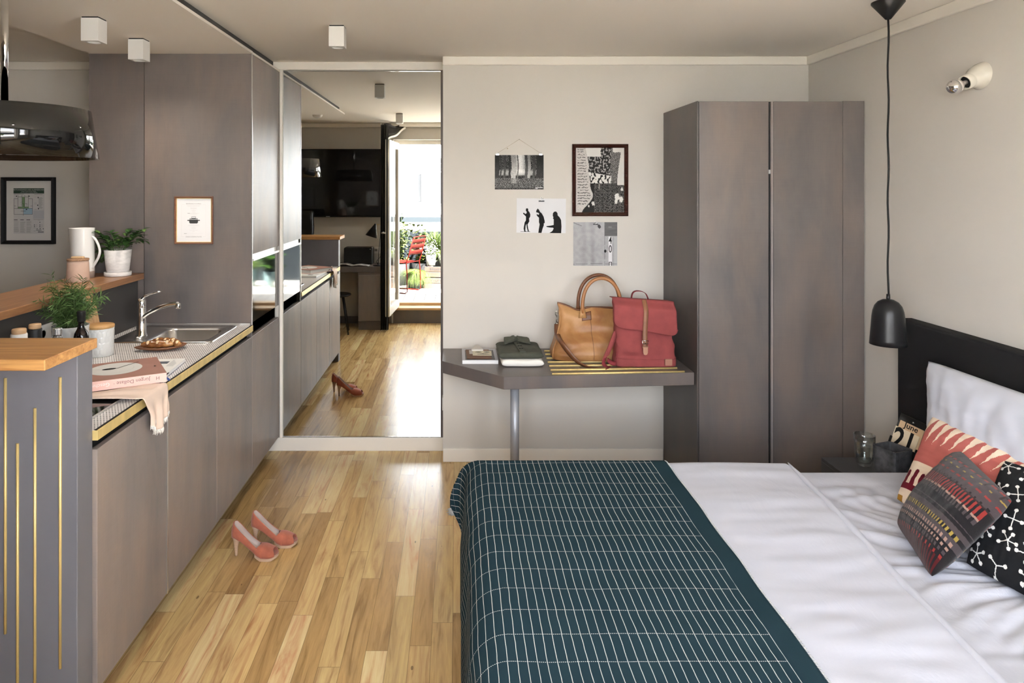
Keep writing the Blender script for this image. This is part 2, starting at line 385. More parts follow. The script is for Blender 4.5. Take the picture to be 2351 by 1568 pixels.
# base cabinets
for i, (y0, y1, lab) in enumerate(((2.195, 2.730, 'base cabinet next to the bar with the towel over it'), (2.730, 3.297, 'middle base cabinet in front of the plate'), (3.297, 3.868, 'base cabinet under the sink beside the oven tower'))):
    b = thing('base_cabinet', 'grey brown '+lab, 'cabinet', (-1.5, (y0+y1)/2, 0), group='kitchen base cabinets')
    build('body', MB().box(-1.79, KX-.024, y0+.002, y1-.002, .1, .875 if i < 2 else .765), STAIND, b)
    build('plinth', MB().box(-1.75, KX-.09, y0+.002, y1-.002, 0, .1), BLACKM, b)
    build('door', MB().box(KX-.022, KX, y0+.002, y1-.002, .1, .879), STAINL, b, bevel=.0015, seg=1)
    if i == 0: tag(build('door_edge', MB().box(KX-.020, KX+.003, y1-.004, y1+.001, .1, .879), ALU, b), 'pale edge strip of the door')
    build('grip_channel', MB().box(KX-.06, KX-.03, y0+.002, y1-.002, .875, .911), BLACKM, b)
# worktop with sink cut-out
def counter_mat():
    s = NT('dash_pattern_laminate'); s.par(.22, 0, .5)
    g = s.n('ShaderNodeNewGeometry'); sp = s.n('ShaderNodeSeparateXYZ'); s.set(sp.inputs[0], g.outputs['Position'])
    v = s.math('DIVIDE', sp.outputs[1], .0098); row = s.math('FLOOR', v); fv = s.math('FRACT', v)
    u = s.math('ADD', s.math('DIVIDE', sp.outputs[0], .0105), s.math('ADD', s.math('MULTIPLY', row, .5), s.math('MULTIPLY', fv, .45))); fu = s.math('FRACT', u)
    m1 = s.math('MULTIPLY', s.math('LESS_THAN', fu, .56), s.math('LESS_THAN', fv, .44))
    s.base(s.mix(m1, (.78, .76, .75, 1), (.035, .03, .03, 1)))
    return s.m
wt = thing('worktop', 'white worktop with dark dash pattern and brass front edge', 'worktop', (-1.47, 3.03, .911))
w = MB(); y0, y1, sx0, sx1, sy0, sy1 = 2.19, 3.866, -1.735, -1.235, 3.425, 3.835
w.box(-1.80, KX-.002, y0, sy0, .911, ZT); w.box(-1.80, KX-.002, sy1, y1, .911, ZT)
w.box(-1.80, sx0, sy0, sy1, .911, ZT); w.box(sx1, KX-.002, sy0, sy1, .911, ZT)
build('top', w, counter_mat(), wt)
build('brass_edge', MB().box(KX-.012, KX+.006, y0-.001, y1, .9105, ZT-.001), BRASS, wt, bevel=.001, seg=1)
build('edge_line', MB().box(KX-.006, KX+.002, y0, y1, ZT-.0009, ZT+.0005), BLACKM, wt)
build('rear_upstand', MB().box(-1.80, KX-.01, y1-.008, y1+.001, ZT, ZT+.012), ALU, wt)
# sink
sk = thing('kitchen_sink', 'stainless steel sink set into the worktop at the tall cabinet', 'sink', (-1.48, 3.63, ZT))
bx0, bx1, by0, by1 = -1.595, -1.270, 3.465, 3.785
def rrect(x0, x1, y0, y1, r, n=6):
    o = []
    for cx, cy, a in ((x1-r, y1-r, 0), (x0+r, y1-r, 90), (x0+r, y0+r, 180), (x1-r, y0+r, 270)):
        for k in range(n+1): t = math.radians(a+90*k/n); o.append((cx+r*math.cos(t), cy+r*math.sin(t)))
    return o
def loft(mb, loops, mi=0, smooth=True, caps=(True, True)):
    n = len(loops[0]); bs = [mb.add(l) for l in loops]
    for a, b in zip(bs, bs[1:]):
        for k in range(n): j = (k+1) % n; mb.face([a+k, a+j, b+j, b+k], mi, smooth)
    if caps[0]: mb.face([bs[0]+k for k in reversed(range(n))], mi)
    if caps[1]: mb.face([bs[-1]+k for k in range(n)], mi)
def L3(l, z): return [(x, y, z) for x, y in l]
w = MB(); z = ZT
loft(w, [L3(rrect(sx0-.008, sx1+.008, sy0-.008, sy1+.008, .03), z+.0005), L3(rrect(sx0-.007, sx1+.007, sy0-.007, sy1+.007, .03), z+.006), L3(rrect(sx0+.006, sx1-.006, sy0+.006, sy1-.006, .026), z+.006),
         L3(rrect(sx0+.016, sx1-.016, sy0+.014, sy1-.014, .022), z+.001), L3(rrect(bx0, bx1, by0, by1, .05), z+.001), L3(rrect(bx0+.008, bx1-.008, by0+.008, by1-.008, .05), z-.012),
         L3(rrect(bx0+.02, bx1-.02, by0+.02, by1-.02, .06), z-.15), L3(rrect(bx0+.06, bx1-.06, by0+.06, by1-.06, .05), z-.165)], caps=(False, True))
build('bowl', w, STEEL, sk, fix=False)
build('drain', MB().lathe([(.0, z-.160), (.038, z-.160), (.042, z-.163)], (bx0+bx1)/2, (by0+by1)/2, 24), CHROME, sk)
# tap
fx, fy = -1.64, 3.56
tp = thing('kitchen_tap', 'chrome single-lever mixer tap at the corner of the sink', 'tap', (fx, fy, ZT))
build('body', MB().lathe([(.029, ZT+.001), (.029, ZT+.012), (.0245, ZT+.018), (.0235, ZT+.10), (.0235, ZT+.150), (.022, ZT+.153), (.0235, ZT+.156), (.0225, ZT+.185), (.017, ZT+.200), (0, ZT+.205)], fx, fy, 28), CHROME, tp)
sp = [(fx+.012, fy-.006, ZT+.105), (fx+.05, fy-.02, ZT+.130), (fx+.10, fy-.04, ZT+.155), (fx+.15, fy-.058, ZT+.174), (fx+.20, fy-.075, ZT+.184), (fx+.222, fy-.083, ZT+.186)]
build('spout', MB().tube(spl(sp, 5), .0118, 14), CHROME, tp)
build('aerator', MB().lathe([(.0, .192), (.011, .192), (.0135, .186), (.0135, .166), (.011, .162), (0, .162)], fx+.226, fy-.085, 20, mat=Matrix.Translation((0, 0, ZT))), CHROME, tp)
build('lever', MB().tube([(fx-.005, fy, ZT+.190), (fx+.025, fy-.008, ZT+.215), (fx+.065, fy-.02, ZT+.229), (fx+.115, fy-.035, ZT+.244)], [.014, .012, .008, .006], 12, flat=.6), CHROME, tp)
# hob
hb = thing('hob', 'black glass hob set into the worktop behind the bar', 'hob', (-1.46, 2.46, ZT))
build('glass', MB().box(-1.70, -1.225, 2.21, 2.74, ZT, ZT+.005), BLACKG, hb, bevel=.002, seg=1)
hm = P('hob_ring_print', (.22, .22, .22, 1), .3)
for cx, cy, r in ((-1.34, 2.33, .075), (-1.56, 2.33, .09), (-1.34, 2.60, .09), (-1.56, 2.60, .075)):
    w = MB(); ring = [(cx+rr*math.cos(2*PI*k/40), cy+rr*math.sin(2*PI*k/40), ZT+.0056) for rr in (r, r-.003) for k in range(40)]
    b = w.add(ring)
    for k in range(40): j = (k+1) % 40; w.face([b+k, b+j, b+40+j, b+40+k])
    build('ring', w, hm, hb)
build('frame', MB().box(-1.2255, -1.2215, 2.206, 2.744, ZT, ZT+.007).box(-1.70, -1.2215, 2.74, 2.744, ZT, ZT+.007), ALU, hb)
# rear half wall with ledge
lw = thing('half_wall', 'dark grey half wall behind the worktop', 'half wall', (-1.94, 3.03, 0))
build('panel', MB().box(-2.075, -1.802, 2.19, 3.866, 0, 1.205), DARKG, lw)
lg = tag(build('ledge', MB().box(-2.079, -1.767, 2.19, 3.867, 1.206, 1.24), OAKY, bevel=.002, seg=1), 'long brown oak ledge carrying the jug and the potted plant', 'shelf')
# bar
br = thing('bar_counter', 'grey bar counter with oak top in the left foreground', 'bar counter', (-1.6, 2.1, 0))
build('panel', MB().box(-2.2, -1.165, 2.10, 2.188, 0, 1.208), GREYP, br, bevel=.002, seg=1)
build('top', MB().box(-2.2, -1.150, 1.909, 2.189, 1.2085, 1.24), OAK, br, bevel=.002, seg=1)
for px, ya, yb in ((12, 868, 1455), (40, 1018, 1640), (80, 937, 1620), (138, 866, 1535)):
    x = (px-XV)*2.098/F; z0, z1 = H-(yb-YV)*2.098/F, H-(ya-YV)*2.098/F
    build('brass_rod', MB().tube([(x, 2.0985, max(.02, z0)), (x, 2.0985, z1)], .0043, 10), BRASS, br)

# ---------------------------------------------------------------- ceiling spots, drum lamp, smoke detector
def spot(x, y, zc, lab):
    t = thing('ceiling_spot', lab, 'ceiling light', (x, y, zc-.108), group='white cube ceiling spots')
    w = .0385; z0, z1 = zc-.108, zc-.006
    m = MB(); m.box(-w+x, w+x, -w+y, w+y, z0+.012, z1)
    # rim around a recessed lens
    o = [(x-w, y-w), (x+w, y-w), (x+w, y+w), (x-w, y+w)]
    i = [(x+.029*math.cos(2*PI*k/32), y+.029*math.sin(2*PI*k/32)) for k in range(32)]
    for (ax, ay), (bx, by) in zip(o, o[1:]+o[:1]): b = m.add([(ax, ay, z0), (bx, by, z0), (bx, by, z0+.012), (ax, ay, z0+.012)]); m.face([b, b+1, b+2, b+3])
    for k in range(32):
        j = (k+1) % 32; a = math.atan2(i[k][1]-y, i[k][0]-x)+PI; q0 = o[int(((math.degrees(a))) // 90) % 4]
        aj = math.atan2(i[j][1]-y, i[j][0]-x)+PI; q1 = o[int((math.degrees(aj)) // 90) % 4]
        b = m.add([(i[k][0], i[k][1], z0), (i[j][0], i[j][1], z0), (q1[0], q1[1], z0), (q0[0], q0[1], z0), (i[k][0], i[k][1], z0+.012), (i[j][0], i[j][1], z0+.012)])
        if q0 != q1: m.face([b, b+1, b+2, b+3])
        else: m.face([b, b+1, b+3])
        m.face([b, b+1, b+5, b+4])
    build('housing', m, WHITE, t)
    build('lens', MB().lathe([(.0, z0+.0105), (.027, z0+.0105)], x, y, 24), BLACKM, t)
    ld = bpy.data.lights.new('spot_fill_light', 'SPOT'); ld.energy = SPOTW; ld.spot_size = math.radians(150); ld.spot_blend = 1; ld.shadow_soft_size = .028; ld.color = (1, .90, .78)  # fill lamp added in the switched-off spot to brighten the room
    lo = bpy.data.objects.new('spot_fill_light', ld); COL.objects.link(lo); lo.location = (0, 0, -.004); lo.parent = t
    build('mount', MB().box(x-.036, x+.036, y-.036, y+.036, z1, zc), BLACKM, t)
spot(-1.625, 3.065, 2.482, 'white cube ceiling spot above the kitchen, nearer the black drum lamp')
spot(-1.625, 3.50, 2.482, 'white cube ceiling spot above the kitchen, nearer the tall cabinet')
spot(-.607, 3.50, ZC, 'white cube ceiling spot in front of the tall mirror')
spot(-.628, 1.36, ZC, 'white cube ceiling spot by the balcony door, seen only in the mirror')
sd = tag(build('smoke_detector', MB().lathe([(.055, ZC), (.055, ZC-.02), (.045, ZC-.034), (.02, ZC-.045), (0, ZC-.046)], -1.55, 1.32, 24), WHITE), 'white round smoke detector on the ceiling seen in the mirror', 'smoke detector')
dx, dy = -1.587, 2.40
dl = thing('drum_lamp', 'glossy black drum lamp hanging from a chrome rod above the bar', 'pendant lamp', (dx, dy, 1.82))
build('shade', MB().lathe([(.270, 2.0), (.297, 1.827), (.293, 1.827), (.266, 1.996), (.02, 1.996), (.02, 2.0), (.270, 2.0)], dx, dy, 72), BLACKG, dl, fix=True)
build('diffuser', MB().lathe([(0, 1.838), (.287, 1.838), (.287, 1.842), (0, 1.842)], dx, dy, 48), BLACKG, dl)
build('rod', MB().tube([(dx, dy, 2.0), (dx, dy, 2.482)], .0115, 14), CHROME, dl)
# ---------------------------------------------------------------- wardrobe
wx0, wx1, wy0, wz = 1.307, 2.212, 3.697, 2.192
wd_ = thing('wardrobe', 'tall stained grey brown wardrobe in the corner beside the bench', 'wardrobe', (1.76, 4.0, 0))
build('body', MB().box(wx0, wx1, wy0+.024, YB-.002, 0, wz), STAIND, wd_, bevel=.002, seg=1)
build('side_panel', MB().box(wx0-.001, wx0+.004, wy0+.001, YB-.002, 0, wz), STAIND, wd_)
def wxx(px): return (px-XV)*wy0/F
build('corner_post', MB().box(wx0, wxx(1604), wy0+.002, wy0+.022, 0, wz), STAIN, wd_, bevel=.001, seg=1)
d1 = build('door', MB().box(wxx(1604.8), wxx(1765), wy0, wy0+.022, .012, wz-.002), STAIN, wd_, bevel=.002, seg=1)
d2 = build('door', MB().box(wxx(1776), wxx(1935), wy0, wy0+.022, .012, wz-.002), STAIN, wd_, bevel=.002, seg=1)
build('grip_edge', MB().box(wxx(1771.5), wxx(1776), wy0+.006, wy0+.022, .012, wz-.002), STAINL, d2)
build('grip_gap', MB().box(wxx(1765), wxx(1771.5), wy0+.020, wy0+.0235, .0, wz-.002), BLACKM, wd_)
build('hinge_plate', MB().box(wxx(1765.2), wxx(1770), wy0+.004, wy0+.02, H+.078*1, H+.10), ALU, wd_)
build('filler_strip', MB().box(wxx(1935.8), wx1, wy0+.001, wy0+.022, 0, wz), STAIN, wd_, bevel=.001, seg=1)

# ---------------------------------------------------------------- bench with brass rods
BZ = .711
bn = thing('bench', 'stained wooden wall bench with brass rods and one steel leg', 'bench', (.6, 4.0, BZ-.07))
build('top', MB().prism([(-.081, YB-.002), (-.081, 3.983), (.256, 3.651), (wx0-.002, 3.737), (wx0-.002, YB-.002)], BZ-.069, BZ), stained('bench_veneer', 1.05, .36), bn, bevel=.002, seg=1)
lg_ = MB().tube([(.325, 3.78, .012), (.325, 3.78, BZ-.069)], .0245, 24); lg_.lathe([(.034, 0), (.034, .012), (.0245, .014)], .325, 3.78, 24)
build('leg', lg_, P('steel_blue_leg', (.36, .37, .40, 1), .42, .35), bn)
RODS = ((4.215, .545, 1.20), (4.128, .54, 1.20), (4.035, .535, 1.2), (3.945, .53, 1.21), (3.86, .527, 1.22), (3.772, .523, 1.235), (3.694, .52, 1.252))
for y, x0, x1 in RODS:
    sl = (3.737-3.651)/(1.307-.256)*sm(4.25, 3.7, y)
    build('brass_rod', MB().tube([(x0, y, BZ+.0035), (x1, y+sl*(x1-x0)*.8, BZ+.0035)], .0055, 10), BRASS, bn)

# ---------------------------------------------------------------- bed
def cloth(name, C, amp, s1):                       # white cotton
    s = NT(name); s.par(.85, 0, .2, sheen=.15); s.base(C)
    f = s.noise(s.coord('Object', (1, .45, 1)), s1, 5, .6, .8); g = s.noise(s.coord('Object'), 700, 2)
    s.bump(s.math('ADD', f, s.math('MULTIPLY', g, .06)), amp, .012)
    return s.m
SHEET = cloth('white_sheet', (.53, .545, .615, 1), .35, 9); DUVET = cloth('white_duvet_cover', (.52, .535, .605, 1), .35, 5)
PILC = cloth('white_pillowcase', (.57, .59, .665, 1), .25, 8)
HX = 2.144; by0_, by1_ = 1.25, 2.91
bed = thing('bed', 'double bed with charcoal upholstered headboard', 'bed', (1.1, 2.08, 0))
hb_ = MB(); hb_.box(HX, XR-.001, .95, 3.32, .10, 1.091)
build('headboard', hb_, P('charcoal_upholstery', (.016, .016, .017, 1), .75, bump=(500, .12, U3), spec=.1), bed, bevel=.012, seg=3)
build('base', MB().box(.16, HX-.002, by0_+.04, by1_-.03, .09, .30), DARKG, bed, bevel=.01)
for x in (.22, 2.06):
    for y in (by0_+.1, by1_-.1): build('leg', MB().tube([(x, y, 0), (x, y, .09)], .025, 14), BLACKM, bed)
build('mattress', MB().box(.14, HX-.003, by0_+.02, by1_-.02, .30, .5), SHEET, bed, bevel=.03, seg=3)
def drape(x0, x1, y0, y1, top, Rr, lx0, lx1, ly0, ly1, bx=0.0, flare=.0, fn=None):
    """rounded cloth: flat top x0..x1,y0..y1; hang lengths per side (0 = cut on the flat). returns fn(u,v) & uv"""
    q = PI/2*Rr
    def side(t, lo, hi, l0, l1):                   # t arc length from the low hem
        a0 = l0; W0 = hi-lo
        tot0 = (l0+q-Rr) if l0 else 0
        s = t-(l0+q if l0 else 0)                  # arc from start of flat
        flat0 = lo+Rr if l0 else lo; flat1 = hi-Rr if l1 else hi
        if s < 0:
            if s > -q: a = -s/Rr; return flat0-Rr*math.sin(a), Rr*(1-math.cos(a))
            return lo, Rr+(-s-q)
        if s > flat1-flat0:
            s -= flat1-flat0
            if s < q: a = s/Rr; return flat1+Rr*math.sin(a), Rr*(1-math.cos(a))
            return hi, Rr+(s-q)
        return flat0+s, 0
    LX = (l0x := lx0+(q if lx0 else 0))+((x1-(Rr if lx1 else 0))-(x0+(Rr if lx0 else 0)))+lx1+(q if lx1 else 0)
    LY = ly0+(q if ly0 else 0)+((y1-(Rr if ly1 else 0))-(y0+(Rr if ly0 else 0)))+ly1+(q if ly1 else 0)
    def f(u, v):
        x, dx = side(u*LX, x0, x1, lx0, lx1); y, dy = side(v*LY, y0, y1, ly0, ly1)
        big, small = max(dx, dy), min(dx, dy)
        z = top-big-.0*small
        if small > 0:
            k = min(small, .30)*flare*(1-sm(.15, .36, dx))
            if dx > 0: x += -k if x < (x0+x1)/2 else k
            if dy > 0: y += (k if y > (y0+y1)/2 else -k)*.45
        if dx > 0 and x < (x0+x1)/2: x -= bx*min(1, dx/.25)
        p = Vector((x, y, z))
        return fn(p, dx, dy, u, v) if fn else p
    return f, (lambda u, v: (u*LX, v*LY)), LX, LY
# sheet with radiating creases
def sheet_fn(p, dx, dy, u, v):
    if dx+dy < .02:
        r = math.hypot(p.x-1.9, (p.y-2.2)); a = math.atan2(p.y-2.1, 1.95-p.x)
        k = math.sin(a*26+3*nz(p.x, p.y, 0, 3))*.5+.45*math.sin(a*57+5*nz(p.x, p.y, 4, 4))*sm(.9, .2, r)+nz(p.x*2, p.y*14, 0, 1.5)*.8+nz(p.x, p.y*5, 3, 3)
        p.z += .0105*k*sm(1.2, 1.5, p.x)*sm(2.88, 2.7, p.y)
    return p
f, uvf, _, _ = drape(1.2, 2.142, by0_-.005, by1_+.005, .517, .035, 0, 0, .16, .16, fn=sheet_fn)
w = MB(); w.grid(f, 110, 190, uvf=uvf); build('fitted_sheet', w, SHEET, bed)
# duvet, folded over at the head end
def duv_fn(p, dx, dy, u, v):
    lum = nz(p.x, p.y, 1, 2.2)*.012+nz(p.x*.8, p.y*2.4, 5, 3.2)*.007+.004*nz(p.x*1.2, p.y*5, 2, 4)
    k = 1 if dx+dy == 0 else .4
    p.z += lum*k*sm(.8, 1.0, p.x); p.x += .0
    if u > .985: p.z -= .018*(u-.985)/.015
    # fold edge swings towards the foot nearer the camera
    p.x += (p.y-2.85)*.105*sm(.9, 1.40, p.x)
    return p
f, uvf, _, _ = drape(.075, 1.415, by0_-.03, by1_+.025, .556, .075, .30, 0, .28, .28, fn=duv_fn)
w = MB(); w.grid(f, 120, 160, uvf=uvf)
dv = tag(build('duvet', w, DUVET, solid=.012), 'smooth white duvet across the middle of the bed', 'duvet')
# folded edge roll
w = MB(); pts = []
for k in range(61):
    y = lerp(by0_-.02, by1_+.0, k/60); x = 1.415+(y-2.85)*.105
    pts.append((x-.006, y, .549+nz(1.4, y, 1, 2.2)*.012+.003*nz(0, y, 3, 6)))
w.tube(pts, [.016*min(1, .15+(60-k)/8) for k in range(61)], 12, flat=1.0); build('folded_edge', w, DUVET, dv)
# throw
def throw_mat():
    s = NT('teal_grid_wool'); s.par(.95, 0, .03)
    tc = s.n('ShaderNodeTexCoord'); sp = s.n('ShaderNodeSeparateXYZ'); s.set(sp.inputs[0], tc.outputs['UV'])
    U, V = sp.outputs[0], sp.outputs[1]
    wob = s.math('MULTIPLY', s.math('SUBTRACT', s.noise(tc.outputs['UV'], 9, 2), .5), .006)
    U2 = s.math('ADD', U, wob); V2 = s.math('ADD', V, wob)
    fu = s.math('ABSOLUTE', s.math('SUBTRACT', s.math('FRACT', s.math('DIVIDE', U2, .0245)), .5))
    fv = s.math('ABSOLUTE', s.math('SUBTRACT', s.math('FRACT', s.math('DIVIDE', V2, .1)), .5))
    st = s.math('LESS_THAN', s.math('FRACT', s.math('DIVIDE', U, .0049)), .58)
    l1 = s.math('LESS_THAN', fu, .036); l2 = s.math('MULTIPLY', s.math('LESS_THAN', fv, .0095), st)
    st2 = s.math('LESS_THAN', s.math('FRACT', s.math('DIVIDE', V, .0042)), .8)
    ln = s.math('MAXIMUM', s.math('MULTIPLY', l1, st2), l2)
    ins = s.math('LESS_THAN', U, THROW_EDGE)
    ln = s.math('MULTIPLY', ln, ins)
    b = s.mix(s.noise(tc.outputs['UV'], 900, 2), (.010, .024, .033, 1), (.021, .044, .057, 1))
    s.base(s.mix(s.math('MULTIPLY', ln, .95), b, (.72, .70, .66, 1)))
    s.bump(s.math('ADD', s.noise(tc.outputs['UV'], 1100, 2), s.math('MULTIPLY', ln, .7)), .25, .002)
    return s.m
def thr_fn(p, dx, dy, u, v):
    if dx == 0 and dy == 0: p.z += nz(p.x, p.y, 1, 2.2)*.012*sm(.8, 1.0, p.x)+.0045*nz(p.x*1.0, p.y*2.2, 8, 3.4)
    if dx > .02 and p.x < .5: p.x += .007*math.sin(p.y*16+2*nz(0, p.y, 0, 3))*min(1, dx/.2)
    p.x += (p.y-2.0)*.012*sm(.6, .87, p.x)+.006*nz(0, p.y, 4, 4)*sm(.6, .87, p.x)
    return p
f, uvf, LXt, LYt = drape(.047, .874, by0_-.05, by1_+.045, .567, .085, .40, 0, .24, .155, bx=.022, flare=.30, fn=thr_fn)
THROW_EDGE = LXt-.062
w = MB(); w.grid(f, 150, 190, uvf=uvf)
th = tag(build('throw_blanket', w, throw_mat(), solid=.004), 'dark teal wool throw with thin white grid lines across the foot of the bed', 'blanket')
FRG = P('fringe_yarn', (.45, .46, .45, 1), .9)
w = MB()
for k in range(420):                                # short whip-stitched fringe along the head-side edge
    v = (k+R.random())/420; p = f(1, v); q = f(.995, v); d = (p-q).normalized()
    w.tube([p+Vector((-.002, 0, .001)), p+d*.004+Vector((0, R.uniform(-.002, .002), .001)), p+d*.009+Vector((0, R.uniform(-.004, .004), -.002))], [.0011, .0011, .0007], 4)
tag(build('fringe', w, FRG, th), 'pale woven edge of the throw', None, None, 'stuff')
w = MB()
for k in range(230):                                # long fringe on the far hem
    u = lerp(.17, .5, (k+R.random())/230); p = f(u, 1); q = f(u, .99); d = (p-q).normalized()
    w.tube([p, p+d*.012+Vector((R.uniform(-.005, .004), R.uniform(0, .005), -.004)), p+d*.022+Vector((R.uniform(-.009, .006), R.uniform(0, .008), -.012))], [.0016, .0014, .0008], 4)
tag(build('fringe', w, FRG, th), 'pale fringe of the throw', None, None, 'stuff')

# ---------------------------------------------------------------- pillows
def cushion(mb, P00, P10, P11, P01, T, nu=48, nv=48, pinch=.06, flatb=.7, wr=.006, seed=0, colf=None):
    P00, P10, P11, P01 = map(Vector, (P00, P10, P11, P01))
    n = (P10-P00).cross(P01-P00).normalized()
    def fn(side):
        def g(u, v):
            a, b = u*2-1, v*2-1
            a2 = a*(1-pinch*(1-b*b)*abs(a)); b2 = b*(1-pinch*(1-a*a)*abs(b))
            ck = 1-.035*(a*a*b*b)**3; uu, vv = (a2*ck+1)/2, (b2*ck+1)/2
            p = P00.lerp(P10, uu).lerp(P01.lerp(P11, uu), vv)
            h = (max(0, 1-abs(a)**2.6)*max(0, 1-abs(b)**2.6))**.55
            wv = nz(a*1.6, b*1.6, seed, 1.5)*wr*2+nz(a*2, b*6, seed+3, 1.6)*wr+nz(a*7, b*2, seed+7, 1.3)*wr
            return p+n*side*(T*(1 if side > 0 else flatb)*h+wv*h**.5)
        return g
    mb.grid(fn(1), nu, nv, 0, uvf=lambda u, v: (u, v), colf=colf)
    mb.grid(fn(-1), nu, nv, 0, uvf=lambda u, v: (u, v), colf=colf)
    return mb
def weld(o, d=.0004):
    bm = bmesh.new(); bm.from_mesh(o.data); bmesh.ops.remove_doubles(bm, verts=bm.verts, dist=d)
    bmesh.ops.recalc_face_normals(bm, faces=bm.faces); bm.to_mesh(o.data); bm.free(); return o
# big white pillow against the headboard: u runs along the headboard (towards the camera), v up
w = cushion(MB(), (1.90, 2.735, .53), (1.90, 1.95, .53), (2.06, 2.10, .985), (2.055, 2.985, .975), .075, 60, 40, .02, .35, .006, 3)
tag(weld(build('pillow', w, PILC)), 'large white pillow leaning on the charcoal headboard', 'pillow')
# pink pattern pillow
PK, CRM, BURG, MUST = c(176, 98, 92), c(232, 214, 192), c(100, 18, 36), c(150, 110, 40)
def pinkart(u, v):
    if v > .60:
        t = (v-.60)/.40; n = 15; x = u*n+.85*(1-t)**1.2; fx = x-math.floor(x)
        return CRM if t > .16 and abs(fx-.5) < .46*((t-.16)/.84)**1.15 or t > .97 else PK
    if v > .44: return PK
    if v > .405: return CRM
    if v > .13:
        n = 14; x = u*n; fx = x-math.floor(x); t = (v-.13)/.275
        if t < .22: return BURG
        r = .27; top = .86-(0 if int(x) % 2 else .1)
        if abs(fx-.5) < r*math.sqrt(max(0, 1-max(0, (t-top+.1)/.1)**2)) and t < top: return BURG
        return CRM
    if v > .055: return CRM
    return MUST if (u*9) % 1 < .55 else CRM
w = cushion(MB(), (1.670, 2.60, .535), (1.73, 2.02, .535), (1.975, 1.99, .800), (1.94, 2.79, .795), 0.055, 260, 230, .04, .6, .004, 9, colf=pinkart)
tag(weld(build('cushion', w, painted('printed_cotton', .85, .2, (260, .1))), .0002), 'pink and cream cushion with flame and comb shapes behind the knitted one', 'cushion')
# knitted cushion; v across the stripes
KG, KD, KR, KY, KB, KP = c(66, 58, 60), c(28, 25, 27), c(126, 42, 38), c(140, 120, 58), c(74, 22, 24), c(140, 112, 100)
KBR = c(46, 36, 35)
def knit(u, v):
    v = v-.16*u+.03
    i = int(u*56)
    def alt(a, b, n=1, ph=0): return a if ((i+ph)//n) % 2 else b
    def dash(col, bg, per=4, on=2): return col if i % per < on else bg
    for lim, k in KN:
        if v < lim: return k(i)
    return KBR
def dsh(a, b, per, on): return lambda i: a if i % per < on else b
KN = [(.03, dsh(KB, KD, 2, 1)), (.06, dsh(KR, KD, 3, 1)), (.075, dsh(KD, KD, 1, 1)), (.105, dsh(KG, KD, 2, 1)), (.12, dsh(KD, KD, 1, 1)), (.145, dsh(KP, KD, 2, 1)), (.165, dsh(KD, KD, 1, 1)),
      (.20, dsh(KP, KG, 2, 1)), (.235, dsh(KG, KG, 1, 1)), (.275, dsh(KY, KD, 2, 1)), (.325, dsh(KG, KG, 1, 1)), (.36, dsh(KD, KD, 1, 1)), (.368, dsh(KG, KG, 1, 1)), (.445, dsh(KD, KD, 1, 1)), (.495, dsh(KG, KD, 2, 1)), (.515, dsh(KP, KD, 4, 3)),
      (.615, dsh(KR, KD, 2, 1)), (.63, dsh(KBR, KBR, 1, 1)), (.648, dsh(KD, KG, 3, 1)), (.70, dsh(KG, KG, 1, 1)), (.72, dsh(KR, KG, 5, 3)), (.775, dsh(KG, KG, 1, 1)), (.79, dsh(KY, KG, 6, 2)), (.84, dsh(KG, KBR, 9, 8)), (.86, dsh(KR, KBR, 5, 3)), (1, dsh(KBR, KBR, 1, 1))]
pB, pL, pT, pR = Vector((1.452, 2.085, .527)), Vector((1.52, 2.36, .56)), Vector((1.83, 2.476, .772)), Vector((1.73, 2.115, .752))
w = cushion(MB(), pL, pB, pR, pT, .085, 220, 200, .02, .6, .003, 21, colf=lambda u, v: knit(u, v))
tag(weld(build('cushion', w, painted('knitted_wool', .95, .1, (420, .5), .2)), .0002), 'dark knitted cushion with red and grey dashed stripes tilted on the bed', 'cushion')
# black cushion with white sprigs of dots
JK = []
rr = random.Random(11)
for gx in range(5):
    for gy in range(5):
        cx, cy = (gx+.5+rr.uniform(-.18, .18))/5, (gy+.5+rr.uniform(-.18, .18))/5; a0 = rr.uniform(0, PI); arms = rr.choice((3, 4, 4, 5))
        JK.append((cx, cy, [(cx+math.cos(a0+2*PI*k/arms)*rr.uniform(.055, .085), cy+math.sin(a0+2*PI*k/arms)*rr.uniform(.055, .085)) for k in range(arms)]))
def segd(px, py, ax, ay, bx, by):
    t = max(0, min(1, ((px-ax)*(bx-ax)+(py-ay)*(by-ay))/((bx-ax)**2+(by-ay)**2+1e-9))); return math.hypot(px-ax-t*(bx-ax), py-ay-t*(by-ay))
def sprig(u, v):
    for cx, cy, ends in JK:
        if abs(u-cx) < .11 and abs(v-cy) < .11:
            for ex, ey in ends:
                if math.hypot(u-ex, v-ey) < .0155 or segd(u, v, cx, cy, ex, ey) < .0042: return c(225, 224, 220)
    return c(27, 28, 31)
w = cushion(MB(), (1.61, 2.165, .53), (1.70, 1.78, .53), (1.955, 1.90, .80), (1.865, 2.325, .800), .06, 240, 240, .03, .5, .003, 33, colf=sprig)
tag(weld(build('cushion', w, painted('black_printed_cotton', .85, .2, (300, .08))), .0002), 'black cushion with white dot sprigs at the right edge', 'cushion')

